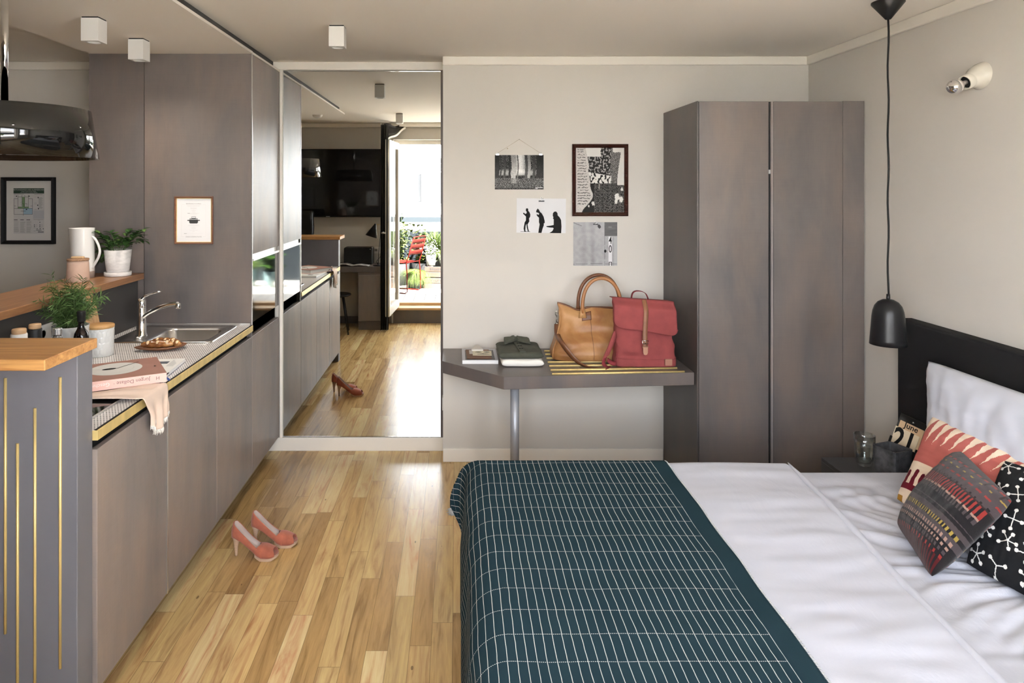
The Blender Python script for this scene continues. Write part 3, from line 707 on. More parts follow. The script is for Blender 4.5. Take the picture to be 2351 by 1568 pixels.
# ---------------------------------------------------------------- bedside
ns = thing('nightstand', 'dark grey open nightstand between bed and wardrobe', 'nightstand', (1.99, 3.12, 0))
NS = P('dark_grey_lacquer', (.045, .045, .047, 1), .4)
build('top', MB().box(1.765, 2.143, 2.945, 3.30, .402, .42), NS, ns, bevel=.002)
build('side_panel', MB().box(1.765, 1.783, 2.945, 3.30, .0, .402), NS, ns, bevel=.002)
build('side_panel', MB().box(2.125, 2.143, 2.945, 3.30, .0, .402), NS, ns, bevel=.002)
build('shelf', MB().box(1.783, 2.125, 2.95, 3.30, .14, .158), NS, ns)
build('back_panel', MB().box(1.783, 2.125, 3.288, 3.30, .158, .402), NS, ns)
GLS = P('clear_glass', (1, 1, 1, 1), .0, 0, .5, trans=1, ior=1.45)
gx, gy = 1.914, 3.20
g = thing('drinking_glass', 'ribbed glass half full of water on the nightstand', 'glass', (gx, gy, .42))
w = MB(); n = 60
prof = [(.0, .4205), (.024, .4205), (.031, .427), (.036, .45), (.041, .48), (.044, .53), (.0455, .566)]; inn = [(.0435, .566), (.042, .53), (.039, .48), (.034, .452), (.028, .437), (0, .434)]
for pr in (prof+inn,):
    rings = []
    for r, z in pr:
        rib = .0009 if .435 < z < .545 and r > .02 and (r, z) in prof else 0
        rings.append(w.add([(gx+(r+rib*math.cos(20*2*PI*k/n*1.0))*math.cos(2*PI*k/n), gy+(r+rib*math.cos(20*2*PI*k/n))*math.sin(2*PI*k/n), z) for k in range(n)]))
    for a, b in zip(rings, rings[1:]):
        for k in range(n): j = (k+1) % n; w.face([a+k, a+j, b+j, b+k], 0, True)
TG = NT('tumbler_glass'); t1 = TG.n('ShaderNodeBsdfTransparent'); g1 = TG.n('ShaderNodeBsdfGlossy'); g1.inputs['Roughness'].default_value = .02; lw1 = TG.n('ShaderNodeLayerWeight'); m1 = TG.n('ShaderNodeMixShader')
t1.inputs[0].default_value = (.93, .95, .95, 1)
TG.set(m1.inputs[0], TG.math('ADD', .09, TG.math('MULTIPLY', TG.math('POWER', lw1.outputs['Facing'], 1.7), .75))); TG.set(m1.inputs[1], t1.outputs[0]); TG.set(m1.inputs[2], g1.outputs[0]); TG.t.links.new(m1.outputs[0], TG.t.nodes['Material Output'].inputs[0]); TG = TG.m
build('tumbler', w, TG, g)
build('water', MB().lathe([(0, .4345), (.0275, .4375), (.0335, .4525), (.0385, .48), (.0410, .508), (0, .508)], gx, gy, 40), TG, g)
w = MB(); cx, cy = 1.908, 2.985; z0, z1 = .42, .588
def sq(h, z, r=.012, rot=.35): return [(cx+x*math.cos(rot)-y*math.sin(rot), cy+x*math.sin(rot)+y*math.cos(rot), z) for x, y in rrect(-h, h, -h, h, r, 3)]
loft(w, [sq(.045, z0), sq(.051, z0+.06), sq(.056, z1), sq(.0565, z1+.001), sq(.0495, z1, .008), sq(.046, z0+.06, .008), sq(.04, z0+.012, .008)], smooth=False)
tag(build('stone_cup', w, P('dark_slate', (.055, .056, .06, 1), .5, var=(28, .6, U3), bump=(60, .25, U3)), bevel=.0015), 'square tapered dark slate cup beside the water glass', 'cup')
# calendar
TL, TR_, BL = Vector((2.040, 3.20, .69)), Vector((2.095, 3.065, .668)), Vector((1.972, 3.165, .424))
cal = thing('block_calendar', 'black tear-off calendar showing June 21 leaning on the headboard', 'calendar', BL)
r_ = (TR_-TL).normalized(); u_ = (TL-BL); u_ = (u_-r_*u_.dot(r_)); hgt = u_.length; pn = Pan(BL, -r_*-1, u_)
W_ = (TR_-TL).length
if pn.n.y > 0: pn.n = -pn.n
w = MB(); pn.box(w, 0, 0, W_, hgt, -.010, 0); build('board', w, BLACKG, cal, bevel=.002)
w = MB(); pn.box(w, .012, hgt*.55, W_-.026, hgt*.885, .0, .004); mu = build('month_card', w, P('tan_card', (.62, .43, .26, 1), .6), cal)
w = MB(); w.text('June', .036, lambda x, y: pn.p(.012+(W_-.038)/2+x, hgt*.80+y, .0046), 0, 'CENTER', bold=.0006); build('lettering', w, BLACKM, mu, fix=False)
w = MB(); pn.box(w, .004, hgt*.03, W_-.034, hgt*.765, .004, .009); da = build('date_card', w, P('ivory_card', (.74, .62, .44, 1), .6), cal)
w = MB(); w.text('21', .128, lambda x, y: pn.p((W_-.034)/2+x*.80, hgt*.405+y*1.1, .0096), 0, 'CENTER', bold=.003); build('lettering', w, BLACKM, da, fix=False)
w = MB(); pn.box(w, W_-.040, hgt*.12, W_-.026, hgt*.5, .0, .014); build('clip', w, BLACKS, cal, bevel=.002)
w = MB(); pn.box(w, -.004, hgt*.2, .006, hgt*.58, .0, .014); build('clip', w, BLACKS, cal, bevel=.002)
w = MB(); w.ball(pn.p(W_*.45, hgt*.93, .002), .004); build('pin', w, CHROME, cal)

# ---------------------------------------------------------------- pendant by the bed and wall lamp
px_, py_ = 1.918, 3.03
pl = thing('pendant_lamp', 'matt black dome pendant hanging beside the headboard', 'pendant lamp', (px_, py_, 1.026))
build('canopy', MB().lathe([(.066, ZC-.0005), (.066, ZC-.008), (.012, ZC-.078), (.009, ZC-.08), (0, ZC-.08)], px_, py_, 36), BLACKS, pl)
cp = [(px_+.0025*math.sin(k*1.1), py_, lerp(ZC-.08, 1.245, k/24)) for k in range(25)]
build('cord', MB().tube(cp, .0042, 8), BLACKM, pl)
build('socket_cap', MB().lathe([(0, 1.250), (.0075, 1.250), (.0085, 1.232), (.007, 1.226), (0, 1.226)], px_, py_, 20), BLACKS, pl)
pr = [(.004, 1.2275), (.022, 1.2255), (.040, 1.215), (.053, 1.198), (.0605, 1.175), (.064, 1.15), (.0675, 1.10), (.0715, 1.05), (.0735, 1.026), (.0715, 1.026), (.066, 1.10), (.062, 1.15), (.058, 1.175), (.050, 1.196), (.037, 1.211), (.02, 1.221), (.004, 1.2225)]
build('shade', MB().lathe(pr, px_, py_, 48), BLACKS, pl)
build('bulb', MB().ball((px_, py_, 1.13), .028), WHITE, pl)
wl = thing('wall_lamp', 'white porcelain wall lamp with a bare mirrored bulb', 'wall lamp', (XR, 2.885, 2.19))
A = Vector((2.219, 2.885, 2.195)); B = at(2193, 199, 2.858); ax = (B-A).normalized()
def axis_mat(o, d):
    q = Vector((0, 0, 1)).rotation_difference(d); return Matrix.Translation(o) @ q.to_matrix().to_4x4()
w = MB()
# flared porcelain foot cut flat on the wall, tapering to the socket
mt = axis_mat(A, ax); n = 36; rings = []
for t, r in ((0, .062), (.012, .058), (.028, .048), (.045, .0375), (.058, .0335), (.061, .0315), (.064, .0315), (.092, .031), (.093, .027), (.07, .026)):
    ring = []
    for k in range(n):
        p = mt @ Vector((r*math.cos(2*PI*k/n), r*math.sin(2*PI*k/n), t))
        if t < .03: p.x = lerp(p.x, XR-.0005-t*.9, 1-t/.03) 
        p.x = min(p.x, XR-.0005); ring.append(p)
    rings.append(w.add(ring))
for a, b in zip(rings, rings[1:]):
    for k in range(n): j = (k+1) % n; w.face([a+k, a+j, b+j, b+k], 0, True)
w.face([rings[-1]+k for k in range(n)])
build('porcelain_base', w, P('ivory_porcelain', (.62, .585, .50, 1), .25, coat=.4), wl)
build('socket', MB().lathe([(.0, .0), (.025, 0), (.025, .002), (0, .002)], 0, 0, 24, mat=axis_mat(A+ax*.0795, ax)), BLACKM, wl)
bo = A+ax*.083
w = MB(); w.lathe([(.010, 0), (.0105, .018), (.014, .026), (.024, .036), (.0305, .052), (.031, .058)], 0, 0, 32, mat=axis_mat(bo, ax))
bl = build('bulb', w, P('frosted_glass', (.62, .55, .50, 1), .15, coat=.3), wl)
build('mirror_cap', MB().lathe([(.031, .058), (.0305, .066), (.027, .076), (.018, .085), (.008, .089), (0, .0895)], 0, 0, 32, mat=axis_mat(bo, ax)), CHROME, bl)
# ---------------------------------------------------------------- things on the ledge
LZ = 1.2405
jx, jy = -2.004, 3.668
jg = thing('pitcher', 'tall white ceramic pitcher with loop handle at the back of the oak ledge', 'pitcher', (jx, jy, LZ))
def spout(p):                                        # pull a lip towards -x at the rim
    return p
w = MB(); n = 40; prof = [(.0, LZ), (.055, LZ), (.0565, LZ+.035), (.057, LZ+.262), (.0575, LZ+.2655), (.0545, LZ+.2655), (.054, LZ+.04), (0, LZ+.02)]
rings = []
for r, z in prof:
    ring = []
    for k in range(n):
        a = 2*PI*k/n; x, y = r*math.cos(a), r*math.sin(a)
        if z > LZ+.23 and r > .05:
            t = sm(LZ+.235, LZ+.2655, z)*max(0, math.cos(a-PI-.25))**14; x -= .020*t; y *= 1-.3*t
        ring.append((jx+x, jy+y, z))
    rings.append(w.add(ring))
for i, (a, b) in enumerate(zip(rings, rings[1:])):
    for k in range(n): j = (k+1) % n; w.face([a+k, a+j, b+j, b+k], 1 if i < 2 else 0, True)
build('body', w, [WHITEC, P('raw_clay', (.38, .31, .26, 1), .8)], jg)
hp = [(jx+.053, jy-.01, LZ+.222), (jx+.075, jy-.015, LZ+.205), (jx+.095, jy-.02, LZ+.17), (jx+.101, jy-.022, LZ+.14), (jx+.093, jy-.02, LZ+.11), (jx+.073, jy-.015, LZ+.078), (jx+.055, jy-.01, LZ+.052)]
build('handle', MB().tube(spl(hp), .0066, 12), WHITEC, jg)
cx, cy = -1.937, 3.498
jr = thing('storage_jar', 'pinkish clay jar with cork lid in front of the white pitcher', 'jar', (cx, cy, LZ))
build('body', MB().lathe([(0, LZ), (.0515, LZ), (.0535, LZ+.006), (.053, LZ+.04), (.0505, LZ+.095), (.048, LZ+.109), (0, LZ+.109)], cx, cy, 40), P('pink_clay', (.52, .37, .29, 1), .75, var=(14, .1, U3)), jr)
ld = build('lid', MB().lathe([(0, LZ+.109), (.051, LZ+.109), (.0515, LZ+.112), (.0515, LZ+.119), (0, LZ+.120)], cx, cy, 40), P('dark_cork', (.28, .16, .09, 1), .8, var=(160, .5, U3)), jr)
build('grip', MB().box(cx-.032, cx+.030, cy-.012, cy+.012, LZ+.1195, LZ+.130), OAKL, ld, bevel=.004)
# potted plant
px, py = -1.855, 3.745
pp = thing('potted_plant', 'leafy green plant in a whitewashed pot on the oak ledge', 'plant', (px, py, LZ))
POTM = P('whitewashed_terracotta', (.60, .58, .565, 1), .85, var=(24, .16, (1, 1, 3)), bump=(90, .15, (1, 1, 4)))
build('saucer', MB().lathe([(0, LZ), (.066, LZ), (.069, LZ+.004), (.069, LZ+.022), (.064, LZ+.023), (.062, LZ+.012), (0, LZ+.010)], px, py, 40), POTM, pp)
build('pot', MB().lathe([(0, LZ+.0105), (.052, LZ+.0105), (.058, LZ+.03), (.0705, LZ+.143), (.065, LZ+.143), (.06, LZ+.12), (0, LZ+.12)], px, py, 40), POTM, pp)
build('soil', MB().lathe([(.0, LZ+.127), (.0602, LZ+.121)], px, py, 20), P('soil', (.03, .02, .013, 1), .9), pp)
def leaf(mb, o, d, up, L, W, mi=0, curl=.3, n=4, fold=.25):
    d = d.normalized(); s_ = d.cross(up); s_ = s_.normalized() if s_.length > 1e-4 else d.orthogonal().normalized(); nn = s_.cross(d)
    b = []
    for k in range(n+1):
        t = k/n; wd_ = W*math.sin(PI*min(1, .06+t*.94))**.8*(1-.25*t)
        c_ = o+d*(L*t)-nn*(curl*L*t*t)
        b.append(mb.add([c_-s_*wd_+nn*wd_*fold, c_, c_+s_*wd_+nn*wd_*fold]))
    for k in range(n):
        for q in (0, 1): mb.face([b[k]+q, b[k]+q+1, b[k+1]+q+1, b[k+1]+q], mi, True)
LEAF = NT('glossy_leaf'); LEAF.par(.3, 0, .5); LEAF.base(LEAF.ramp(LEAF.noise(LEAF.coord('Object'), 22, 3), [(.3, (.014, .038, .011, 1)), (.52, (.035, .09, .022, 1)), (.70, (.14, .24, .06, 1))])); LEAF = LEAF.m
STEM = P('plant_stem', (.06, .10, .03, 1), .6)
rp = random.Random(4); wl_, ws_ = MB(), MB()
stems = [((.19*math.cos(a), .10*math.sin(a), h)) for a, h in ((0.25, .16), (.1, .08), (2.6, .06), (3.0, -.01), (3.3, .03), (2.2, .09), (4.4, .07), (1.2, .10), (5.2, .06), (3.6, -.05), (2.85, -.06), (0.5, .05), (4.0, .10), (5.8, .09), (1.8, .05))]
for i, (ex, ey, ez) in enumerate(stems):
    k = 1.0 if i == 0 else rp.uniform(.55, .8)
    if i == 0: ex, ey, ez = .155, -.03, .115
    p0 = Vector((px+ex*.1, py+ey*.1, LZ+.12)); p2 = Vector((px+ex*k, py+min(ey*k, .09), LZ+.14+ez)); p1 = (p0+p2)/2+Vector((0, 0, .04))
    pts = [p0.lerp(p1, t).lerp(p1.lerp(p2, t), t) for t in [q/8 for q in range(9)]]
    ws_.tube(pts, .0016, 5)
    for q in range(2, 9):
        for sd_ in (-1, 1):
            dr = (pts[q]-pts[q-1]).normalized(); sdv = dr.cross(Vector((0, 0, 1))).normalized()*sd_
            d = (dr*.5+sdv*rp.uniform(.5, 1)+Vector((0, 0, rp.uniform(-.25, .45))))
            leaf(wl_, pts[q], d, Vector((0, 0, 1)), rp.uniform(.034, .056), rp.uniform(.011, .016), 0, rp.uniform(.1, .45))
build('stem', ws_, STEM, pp); build('foliage', wl_, LEAF, pp, fix=False)

# ---------------------------------------------------------------- things on the worktop
TZ = ZT+.0005
def mill(x, y, top, body, lab, r):
    t = thing('pepper_mill', lab, 'mill', (x, y, TZ), group='salt and pepper mills'); h = top-TZ
    build('body', MB().lathe([(0, TZ), (r*.9, TZ), (r, TZ+.004), (r, TZ+h-.022), (r*.95, TZ+h-.0185), (0, TZ+h-.0185)], x, y, 32), body, t)
    build('cap', MB().lathe([(0, TZ+h-.018), (r*.84, TZ+h-.018), (r*.88, TZ+h-.015), (r*.88, TZ+h-.003), (r*.82, TZ+h), (0, TZ+h)], x, y, 32), P('beech_cap', (.56, .36, .20, 1), .5, var=(20, .12, (1, 1, 6))), t)
mill(-1.703, 2.66, 1.172, WHITE, 'white mill with beech cap behind the bar', .029)
mill(-1.687, 2.735, 1.176, P('charcoal_lacquer', (.016, .016, .017, 1), .55), 'black mill with beech cap behind the bar', .0255)
# wall sockets on the half wall
t = thing('wall_socket', 'white double wall socket on the dark splashback beside the black mill', 'socket', (-1.80, 3.0, 1.06))
build('plate', MB().box(-1.8015, -1.793, 2.925, 3.085, 1.045, 1.125), WHITE, t, bevel=.002)
for yy in (2.965, 3.045): build('socket_well', MB().lathe([(.0205, 0), (.0205, .0025), (.018, .0025), (.017, -.004), (0, -.004)], 0, 0, 24, mat=axis_mat(Vector((-1.793, yy, 1.085)), Vector((1, 0, 0)))), WHITE, t)
# hex faceted ceramic: pot and canister
def hexcer(mb, x, y, r0, r1, z0, z1, rows, wall=.005, mi=0):
    n = 16; N = n*6; M = rows*10; outer = []
    def rad(a, t):                                  # honeycomb relief: distance to nearest hexagon centre edge
        u = a/(2*PI)*n; v = t*rows*1.0; best = 9
        cs = []
        for rj in (math.floor(v)-1, math.floor(v), math.floor(v)+1):
            sh = .5*(rj % 2)
            for ci in (math.floor(u-sh), math.floor(u-sh)+1): cs.append(math.hypot((u-ci-sh), (v-rj)*.88))
        cs.sort(); return min(.5, (cs[1]-cs[0]))
    for j in range(M+1):
        t = j/M; z = lerp(z0, z1, t); r = lerp(r0, r1, t)
        outer.append(mb.add([(x+(r-.0022*(1-min(1, rad(2*PI*k/N, t)*4.5)))*math.cos(2*PI*k/N), y+(r-.0022*(1-min(1, rad(2*PI*k/N, t)*4.5)))*math.sin(2*PI*k/N), z) for k in range(N)]))
    inn = [mb.add([(x+(r1-wall)*math.cos(2*PI*k/N), y+(r1-wall)*math.sin(2*PI*k/N), z1) for k in range(N)]), mb.add([(x+(r1-wall)*math.cos(2*PI*k/N), y+(r1-wall)*math.sin(2*PI*k/N), z1-.03) for k in range(N)])]
    rr_ = outer+inn
    for a, b in zip(rr_, rr_[1:]):
        for k in range(N): j = (k+1) % N; mb.face([a+k, a+j, b+j, b+k], mi, True)
    mb.face([outer[0]+k for k in reversed(range(N))], mi)
HEXC = P('glossy_white_ceramic', (.66, .67, .66, 1), .1, spec=.6, coat=.5)
cx, cy = -1.655, 3.175
cn = thing('canister', 'white honeycomb ceramic canister with bamboo lid on the worktop', 'canister', (cx, cy, TZ))
w = MB(); hexcer(w, cx, cy, .057, .0605, TZ, 1.072, 5); build('body', w, HEXC, cn)
build('lid', MB().lathe([(0, 1.0725), (.0595, 1.0725), (.0615, 1.075), (.0615, 1.083), (.059, 1.086), (0, 1.087)], cx, cy, 48), woodm('bamboo_lid', (.40, .22, .08, 1), (.52, .31, .13, 1), 0, .45), cn)
# rosemary in honeycomb pot
hx, hy = -1.668, 2.955
hb2 = thing('herb_pot', 'bushy green tarragon herb in a white honeycomb pot', 'herb', (hx, hy, TZ))
w = MB(); hexcer(w, hx, hy, .060, .073, TZ, 1.127, 5); build('pot', w, HEXC, hb2)
build('soil', MB().lathe([(0, 1.118), (.068, 1.112)], hx, hy, 20), P('potting_soil', (.03, .02, .013, 1), .9), hb2)
HERB = NT('herb_leaf'); HERB.par(.5, 0, .4); HERB.base(HERB.ramp(HERB.noise(HERB.coord('Object'), 26, 3), [(.3, (.04, .08, .02, 1)), (.55, (.09, .165, .045, 1)), (.75, (.21, .31, .10, 1))])); HERB = HERB.m
rp = random.Random(8); wl_, ws_ = MB(), MB()
tips = [(at(118, 632, 2.93)), (at(215, 655, 2.98)), (at(232, 690, 2.95)), (at(165, 655, 2.94)), (at(105, 715, 2.92))]
for k in range(62):
    a = rp.uniform(0, 2*PI); r = rp.uniform(.02, .135)
    tips.append(Vector((hx+r*math.cos(a), hy+r*math.sin(a)*.9, 1.115+rp.uniform(.04, .215)*(1.1-r*2.6))))
for tip in tips:
    p0 = Vector((hx+rp.uniform(-.035, .035), hy+rp.uniform(-.035, .035), 1.115)); p1 = Vector(((p0.x*.6+tip.x*.4), (p0.y*.6+tip.y*.4), tip.z*.55+p0.z*.45+.02))
    if tip.x < -1.79: tip = Vector((-1.79, tip.y, tip.z))
    N = 14; pts = [p0.lerp(p1, q/N).lerp(p1.lerp(tip, q/N), q/N) for q in range(N+1)]
    ws_.tube(pts, [.0014]*(N)+[.0006], 4)
    for q in range(2, N+1):
        for m_ in range(3):
            dr = (pts[q]-pts[q-1]).normalized(); a = rp.uniform(0, 2*PI); o1 = dr.orthogonal().normalized(); o2 = dr.cross(o1)
            d = dr*rp.uniform(.2, .8)+(o1*math.cos(a)+o2*math.sin(a))*.8+Vector((0, 0, rp.uniform(-.2, .1)))
            leaf(wl_, pts[q], d, o1, rp.uniform(.024, .050), rp.uniform(.0018, .0031), 0, rp.uniform(-.1, .3), 3, .15)
build('stem', ws_, STEM, hb2); build('foliage', wl_, HERB, hb2, fix=False)
# bottles
bx, by = -1.537, 2.80
bt = thing('vinegar_bottle', 'dark glass bottle with black cap beside the canister', 'bottle', (bx, by, TZ))
DGL = P('dark_bottle_glass', (.004, .003, .004, 1), .04, spec=.6)
build('body', MB().lathe([(0, TZ), (.027, TZ), (.0285, TZ+.003), (.0285, TZ+.165), (.026, TZ+.18), (.0165, TZ+.198), (.0125, TZ+.21), (.012, TZ+.23), (0, TZ+.23)], bx, by, 36), DGL, bt)
build('cap', MB().lathe([(0, TZ+.229), (.0150, TZ+.229), (.0155, TZ+.232), (.0155, TZ+.25), (.0168, TZ+.252), (.0168, TZ+.268), (.0155, TZ+.271), (0, TZ+.271)], bx, by, 30), BLACKM, bt)
bx, by = -1.577, 2.70
bt = thing('oil_bottle', 'clear glass bottle of amber oil with white screw cap behind the bar', 'bottle', (bx, by, TZ))
build('body', MB().lathe([(0, TZ), (.038, TZ), (.041, TZ+.004), (.041, TZ+.135), (.036, TZ+.158), (.018, TZ+.182), (.0145, TZ+.19), (.0145, TZ+.2), (.0115, TZ+.2), (.0115, TZ+.19), (.034, TZ+.155), (.0385, TZ+.132), (.0385, TZ+.008), (0, TZ+.006)], bx, by, 36), GLS, bt)
build('contents', MB().lathe([(0, TZ+.0065), (.038, TZ+.0085), (.038, TZ+.132), (.0335, TZ+.152), (0, TZ+.152)], bx, by, 36), P('amber_oil', (.62, .30, .10, 1), 0, 0, .5, trans=1, ior=1.4), bt)
w = MB(); N = 48
rg = [w.add([(bx+(r+(.0006 if k % 2 else 0))*math.cos(2*PI*k/N), by+(r+(.0006 if k % 2 else 0))*math.sin(2*PI*k/N), z) for k in range(N)]) for r, z in ((.0155, TZ+.196), (.0165, TZ+.198), (.0165, TZ+.219), (.0155, TZ+.222))]
for a, b in zip(rg, rg[1:]):
    for k in range(N): j = (k+1) % N; w.face([a+k, a+j, b+j, b+k])
w.face([rg[-1]+k for k in range(N)]); build('cap', w, ALU, bt)
# cutting board leaning on the splashback
cb = thing('cutting_board', 'narrow wooden board with dark print leaning behind the herb pot', 'cutting board', (-1.76, 3.36, TZ))
pn = Pan((-1.752, 3.43, TZ+.001), (0, -1, 0), (-.14, 0, 1))
pn = Pan((-1.752, 3.225, TZ+.001), (0, 1, 0), (-.14, 0, 1))
w = MB(); pts = [(0, 0), (.15, 0), (.125, .21), (.10, .275), (.05, .275), (.025, .21)]
b = w.add([pn.p(x, y, d) for d in (0, .014) for x, y in pts]); k6 = len(pts)
w.face([b+i for i in reversed(range(k6))]); w.face([b+k6+i for i in range(k6)])
for i in range(k6): j = (i+1) % k6; w.face([b+i, b+j, b+k6+j, b+k6+i])
build('board', w, woodm('beech_board', (.42, .25, .12, 1), (.56, .36, .20, 1), 2, .5), cb, bevel=.002)
w = MB()
for rI in range(4):
    x = .018
    while x < .125:
        l = R.uniform(.006, .018); pn.rect(w, x, .028+rI*.017, x+l, .028+rI*.017+R.uniform(.007, .012), .0146); x += l+R.uniform(.002, .006)
build('burnt_print', w, BLACKM, cb, fix=False)
# plate with pretzel sticks
ox, oy = -1.415, 3.286
pt = thing('serving_plate', 'leaf shaped brown wooden plate on the worktop in front of the sink', 'plate', (ox, oy, TZ))
w = MB(); NN = 40; a0 = .35; rg = []
for k_, z in ((.45, 0), (.62, .002), (.93, .013), (1.0, .019), (.96, .0205), (.60, .008), (.3, .007), (.02, .0065)):
    ring = []
    for k in range(NN):
        a = 2*PI*k/NN; rx = .112*(1+.10*max(0, -math.cos(a))**3); x, y = rx*k_*math.cos(a), .070*k_*math.sin(a)*(1-.22*max(0, -math.cos(a)))
        ring.append((ox+x*math.cos(a0)-y*math.sin(a0), oy+x*math.sin(a0)+y*math.cos(a0), TZ+z))
    rg.append(w.add(ring))
for a, b in zip(rg, rg[1:]):
    for k in range(NN): j = (k+1) % NN; w.face([a+k, a+j, b+j, b+k], 0, True)
w.face([rg[0]+k for k in reversed(range(NN))]); build('dish', w, WALNUT, pt)
def roll_mat():
    s = NT('pretzel_crust'); s.par(.25, 0, .5, coat=.3)
    f = s.noise(s.coord('Object'), 26, 4, .6, .5)
    s.base(s.ramp(f, [(.3, (.10, .032, .010, 1)), (.54, (.25, .10, .03, 1)), (.68, (.48, .26, .10, 1))])); return s.m
CR = roll_mat(); CRUMB = P('bread_crumb', (.68, .50, .30, 1), .85, var=(60, .15, U3), bump=(120, .4, U3))
def roll(o, ang, L, r, lab, tilt=0):
    t = thing('pretzel_stick', lab, 'bread roll', o, group='pretzel sticks on the plate')
    d = Vector((math.cos(ang), math.sin(ang), tilt)); o = Vector(o)
    pts = [o+d*(L*(q/12-.5))+Vector((0, 0, r)) for q in range(13)]
    rs = [r*max(.12, (1-abs(q/6-1)**3.2))**.5*(1+.12*math.sin(q*2.2)) for q in range(13)]
    build('crust', MB().tube(pts, rs, 14), CR, t)
    for q in (-.27, .02, .30):
        c_ = o+d*(L*q)+Vector((0, -.35*r, r*1.52)); w = MB(); w.ball(c_, r*.80, 0, 12, (.55, 1.0, .62)); build('score_cut', w, CRUMB, t)
roll((ox-.012, oy-.020, TZ+.011), .18, .150, .0185, 'dark baked pretzel stick at the front of the plate')
roll((ox+.006, oy+.028, TZ+.012), -.22, .150, .0190, 'pretzel stick at the back left of the plate', .03)
roll((ox+.055, oy+.005, TZ+.013), -.55, .095, .0165, 'short pale broken pretzel stick on the right of the plate')
# magazine, book, towel
A0 = Vector((-1.171, 2.64, 0)); A1 = Vector((-1.209, 3.046, 0)); up_ = (A1-A0).normalized(); rt = Vector((up_.y, -up_.x, 0))
mg = thing('magazine', 'white cookery magazine lying under the pink book', 'magazine', (-1.3, 2.84, TZ))
pn = Pan(Vector((A0.x, A0.y, TZ))-rt*.25, rt, up_); mw, mh = .25, (A1-A0).length*.82
pn.o = pn.o+up_*((A1-A0).length-mh)
w = MB(); pn.box(w, 0, 0, mw, mh, .001, .0145); build('pages', w, PAPER, mg)
w = MB(); pn.box(w, -.001, -.001, mw+.001, mh+.001, 0, .001); build('back_cover', w, P('navy_paper', (.02, .04, .12, 1), .5), mg)
w = MB(); pn.box(w, -.001, -.001, mw+.001, mh+.001, .0145, .0157); cv = build('cover', w, P('cover_paper', (.78, .78, .76, 1), .5), mg)
w = MB()
pn.rect(w, mw*.62, mh*.74, mw*.80, mh*.86, .0161, 0)
for q in range(5): pn.rect(w, mw*.84+q*.006, mh*.60, mw*.84+q*.006+.0022, mh*(.93-.04*q), .0161, 1)
for q in range(22): pn.rect(w, mw*.5, mh*.03+q*.0052, mw*.95, mh*.03+q*.0052+.0012, .0161, 1)
build('cover_print', w, [P('slate_print', (.10, .12, .15, 1), .5), P('grey_print', (.35, .36, .37, 1), .5)], cv, fix=False)
bz = TZ+.016
nr, fr_ = Vector((-1.136, 2.68, 0)), Vector((-1.283, 2.930, 0)); nl = nr+(Vector((-1.3587, 2.547, 0))-nr).normalized()*.30
rt = (nr-nl).normalized(); up_ = Vector((-rt.y, rt.x, 0)); bw, bh, bt_ = .30, .29, .036
bk = thing('book', 'thick pink hardback cookery book with a plate on its cover', 'book', (-1.3, 2.7, bz))
pn = Pan(Vector((nl.x, nl.y, bz)), rt, up_)
PKC, PKS = P('dusty_rose_cover', (.33, .165, .13, 1), .5), P('pale_pink_spine', (.72, .46, .40, 1), .5)
w = MB(); pn.box(w, .004, .003, bw-.004, bh-.005, .003, bt_-.003); build('pages', w, PAPER, bk)
w = MB(); pn.box(w, 0, 0, bw, bh, bt_-.003, bt_); fc = build('cover', w, PKC, bk)
w = MB(); pn.box(w, 0, 0, bw, bh, 0, .003); build('back_cover', w, PKS, bk)
w = MB(); pn.box(w, 0, -.002, bw, .004, 0, bt_); spn = build('spine', w, PKS, bk, bevel=.001)
w = MB(); ec = (bw*.44, bh*.56)
pn.poly(w, [(ec[0]+.098*math.cos(2*PI*k/48), ec[1]+.098*math.sin(2*PI*k/48)) for k in range(48)], bt_+.0004, 0)
pn.poly(w, [(ec[0]-.022+.026*math.cos(2*PI*k/20), ec[1]+.006+.013*math.sin(2*PI*k/20)) for k in range(20)], bt_+.0008, 1)
pn.poly(w, [(ec[0]+.002, ec[1]+.004), (ec[0]+.09, ec[1]+.075), (ec[0]+.093, ec[1]+.073), (ec[0]+.006, ec[1]+.001)], bt_+.0008, 1)
for k in range(40):
    a, a2 = -1.9+k*.05, -1.9+(k+1)*.05
    pn.poly(w, [(ec[0]+r*math.cos(q), ec[1]+r*math.sin(q)) for r, q in ((.066, a), (.066, a2), (.0672, a2), (.0672, a))], bt_+.0008, 2)
pn.rect(w, bw*.90, bh*.42, bw*.925, bh*.44, bt_+.0008, 1); pn.rect(w, bw*.90, bh*.45, bw*.92, bh*.466, bt_+.0008, 1)
build('cover_print', w, [P('plate_print', (.62, .62, .60, 1), .5), BLACKM, P('pale_grey_print', (.42, .42, .41, 1), .5)], fc, fix=False)
w = MB(); dn = -up_
def spx(x, y): return pn.p(bw-.060-x, .0, .026-y)+dn*.0026
SG, SW = P('spine_grey_print', (.16, .10, .09, 1), .5), P('spine_white_print', (.80, .72, .69, 1), .5)
w = MB(); w.text('Jürgen Dollase ·', .020, spx, 0); build('lettering', w, SG, spn, fix=False)
w = MB(); w.text('Geschmacksschule', .020, lambda x, y: spx(x+.140, y), 0); build('lettering', w, SW, spn, fix=False)
w = MB(); w.text('H', .02, lambda x, y: spx(x-.035, y), 0); build('lettering', w, SG, spn, fix=False)
RB = P('dark_ribbon', (.06, .035, .03, 1), .6)
q0 = pn.p(bw, bh*.16, bt_*.5)
build('bookmark_ribbon', MB().tube([q0, q0+Vector((.012, .01, .004)), Vector((KX-.03, 2.715, TZ+.004)), Vector((KX+.009, 2.70, TZ-.002)), Vector((KX+.0135, 2.69, TZ-.03)), Vector((KX+.013, 2.685, TZ-.04))], .0016, 6), RB, bk)
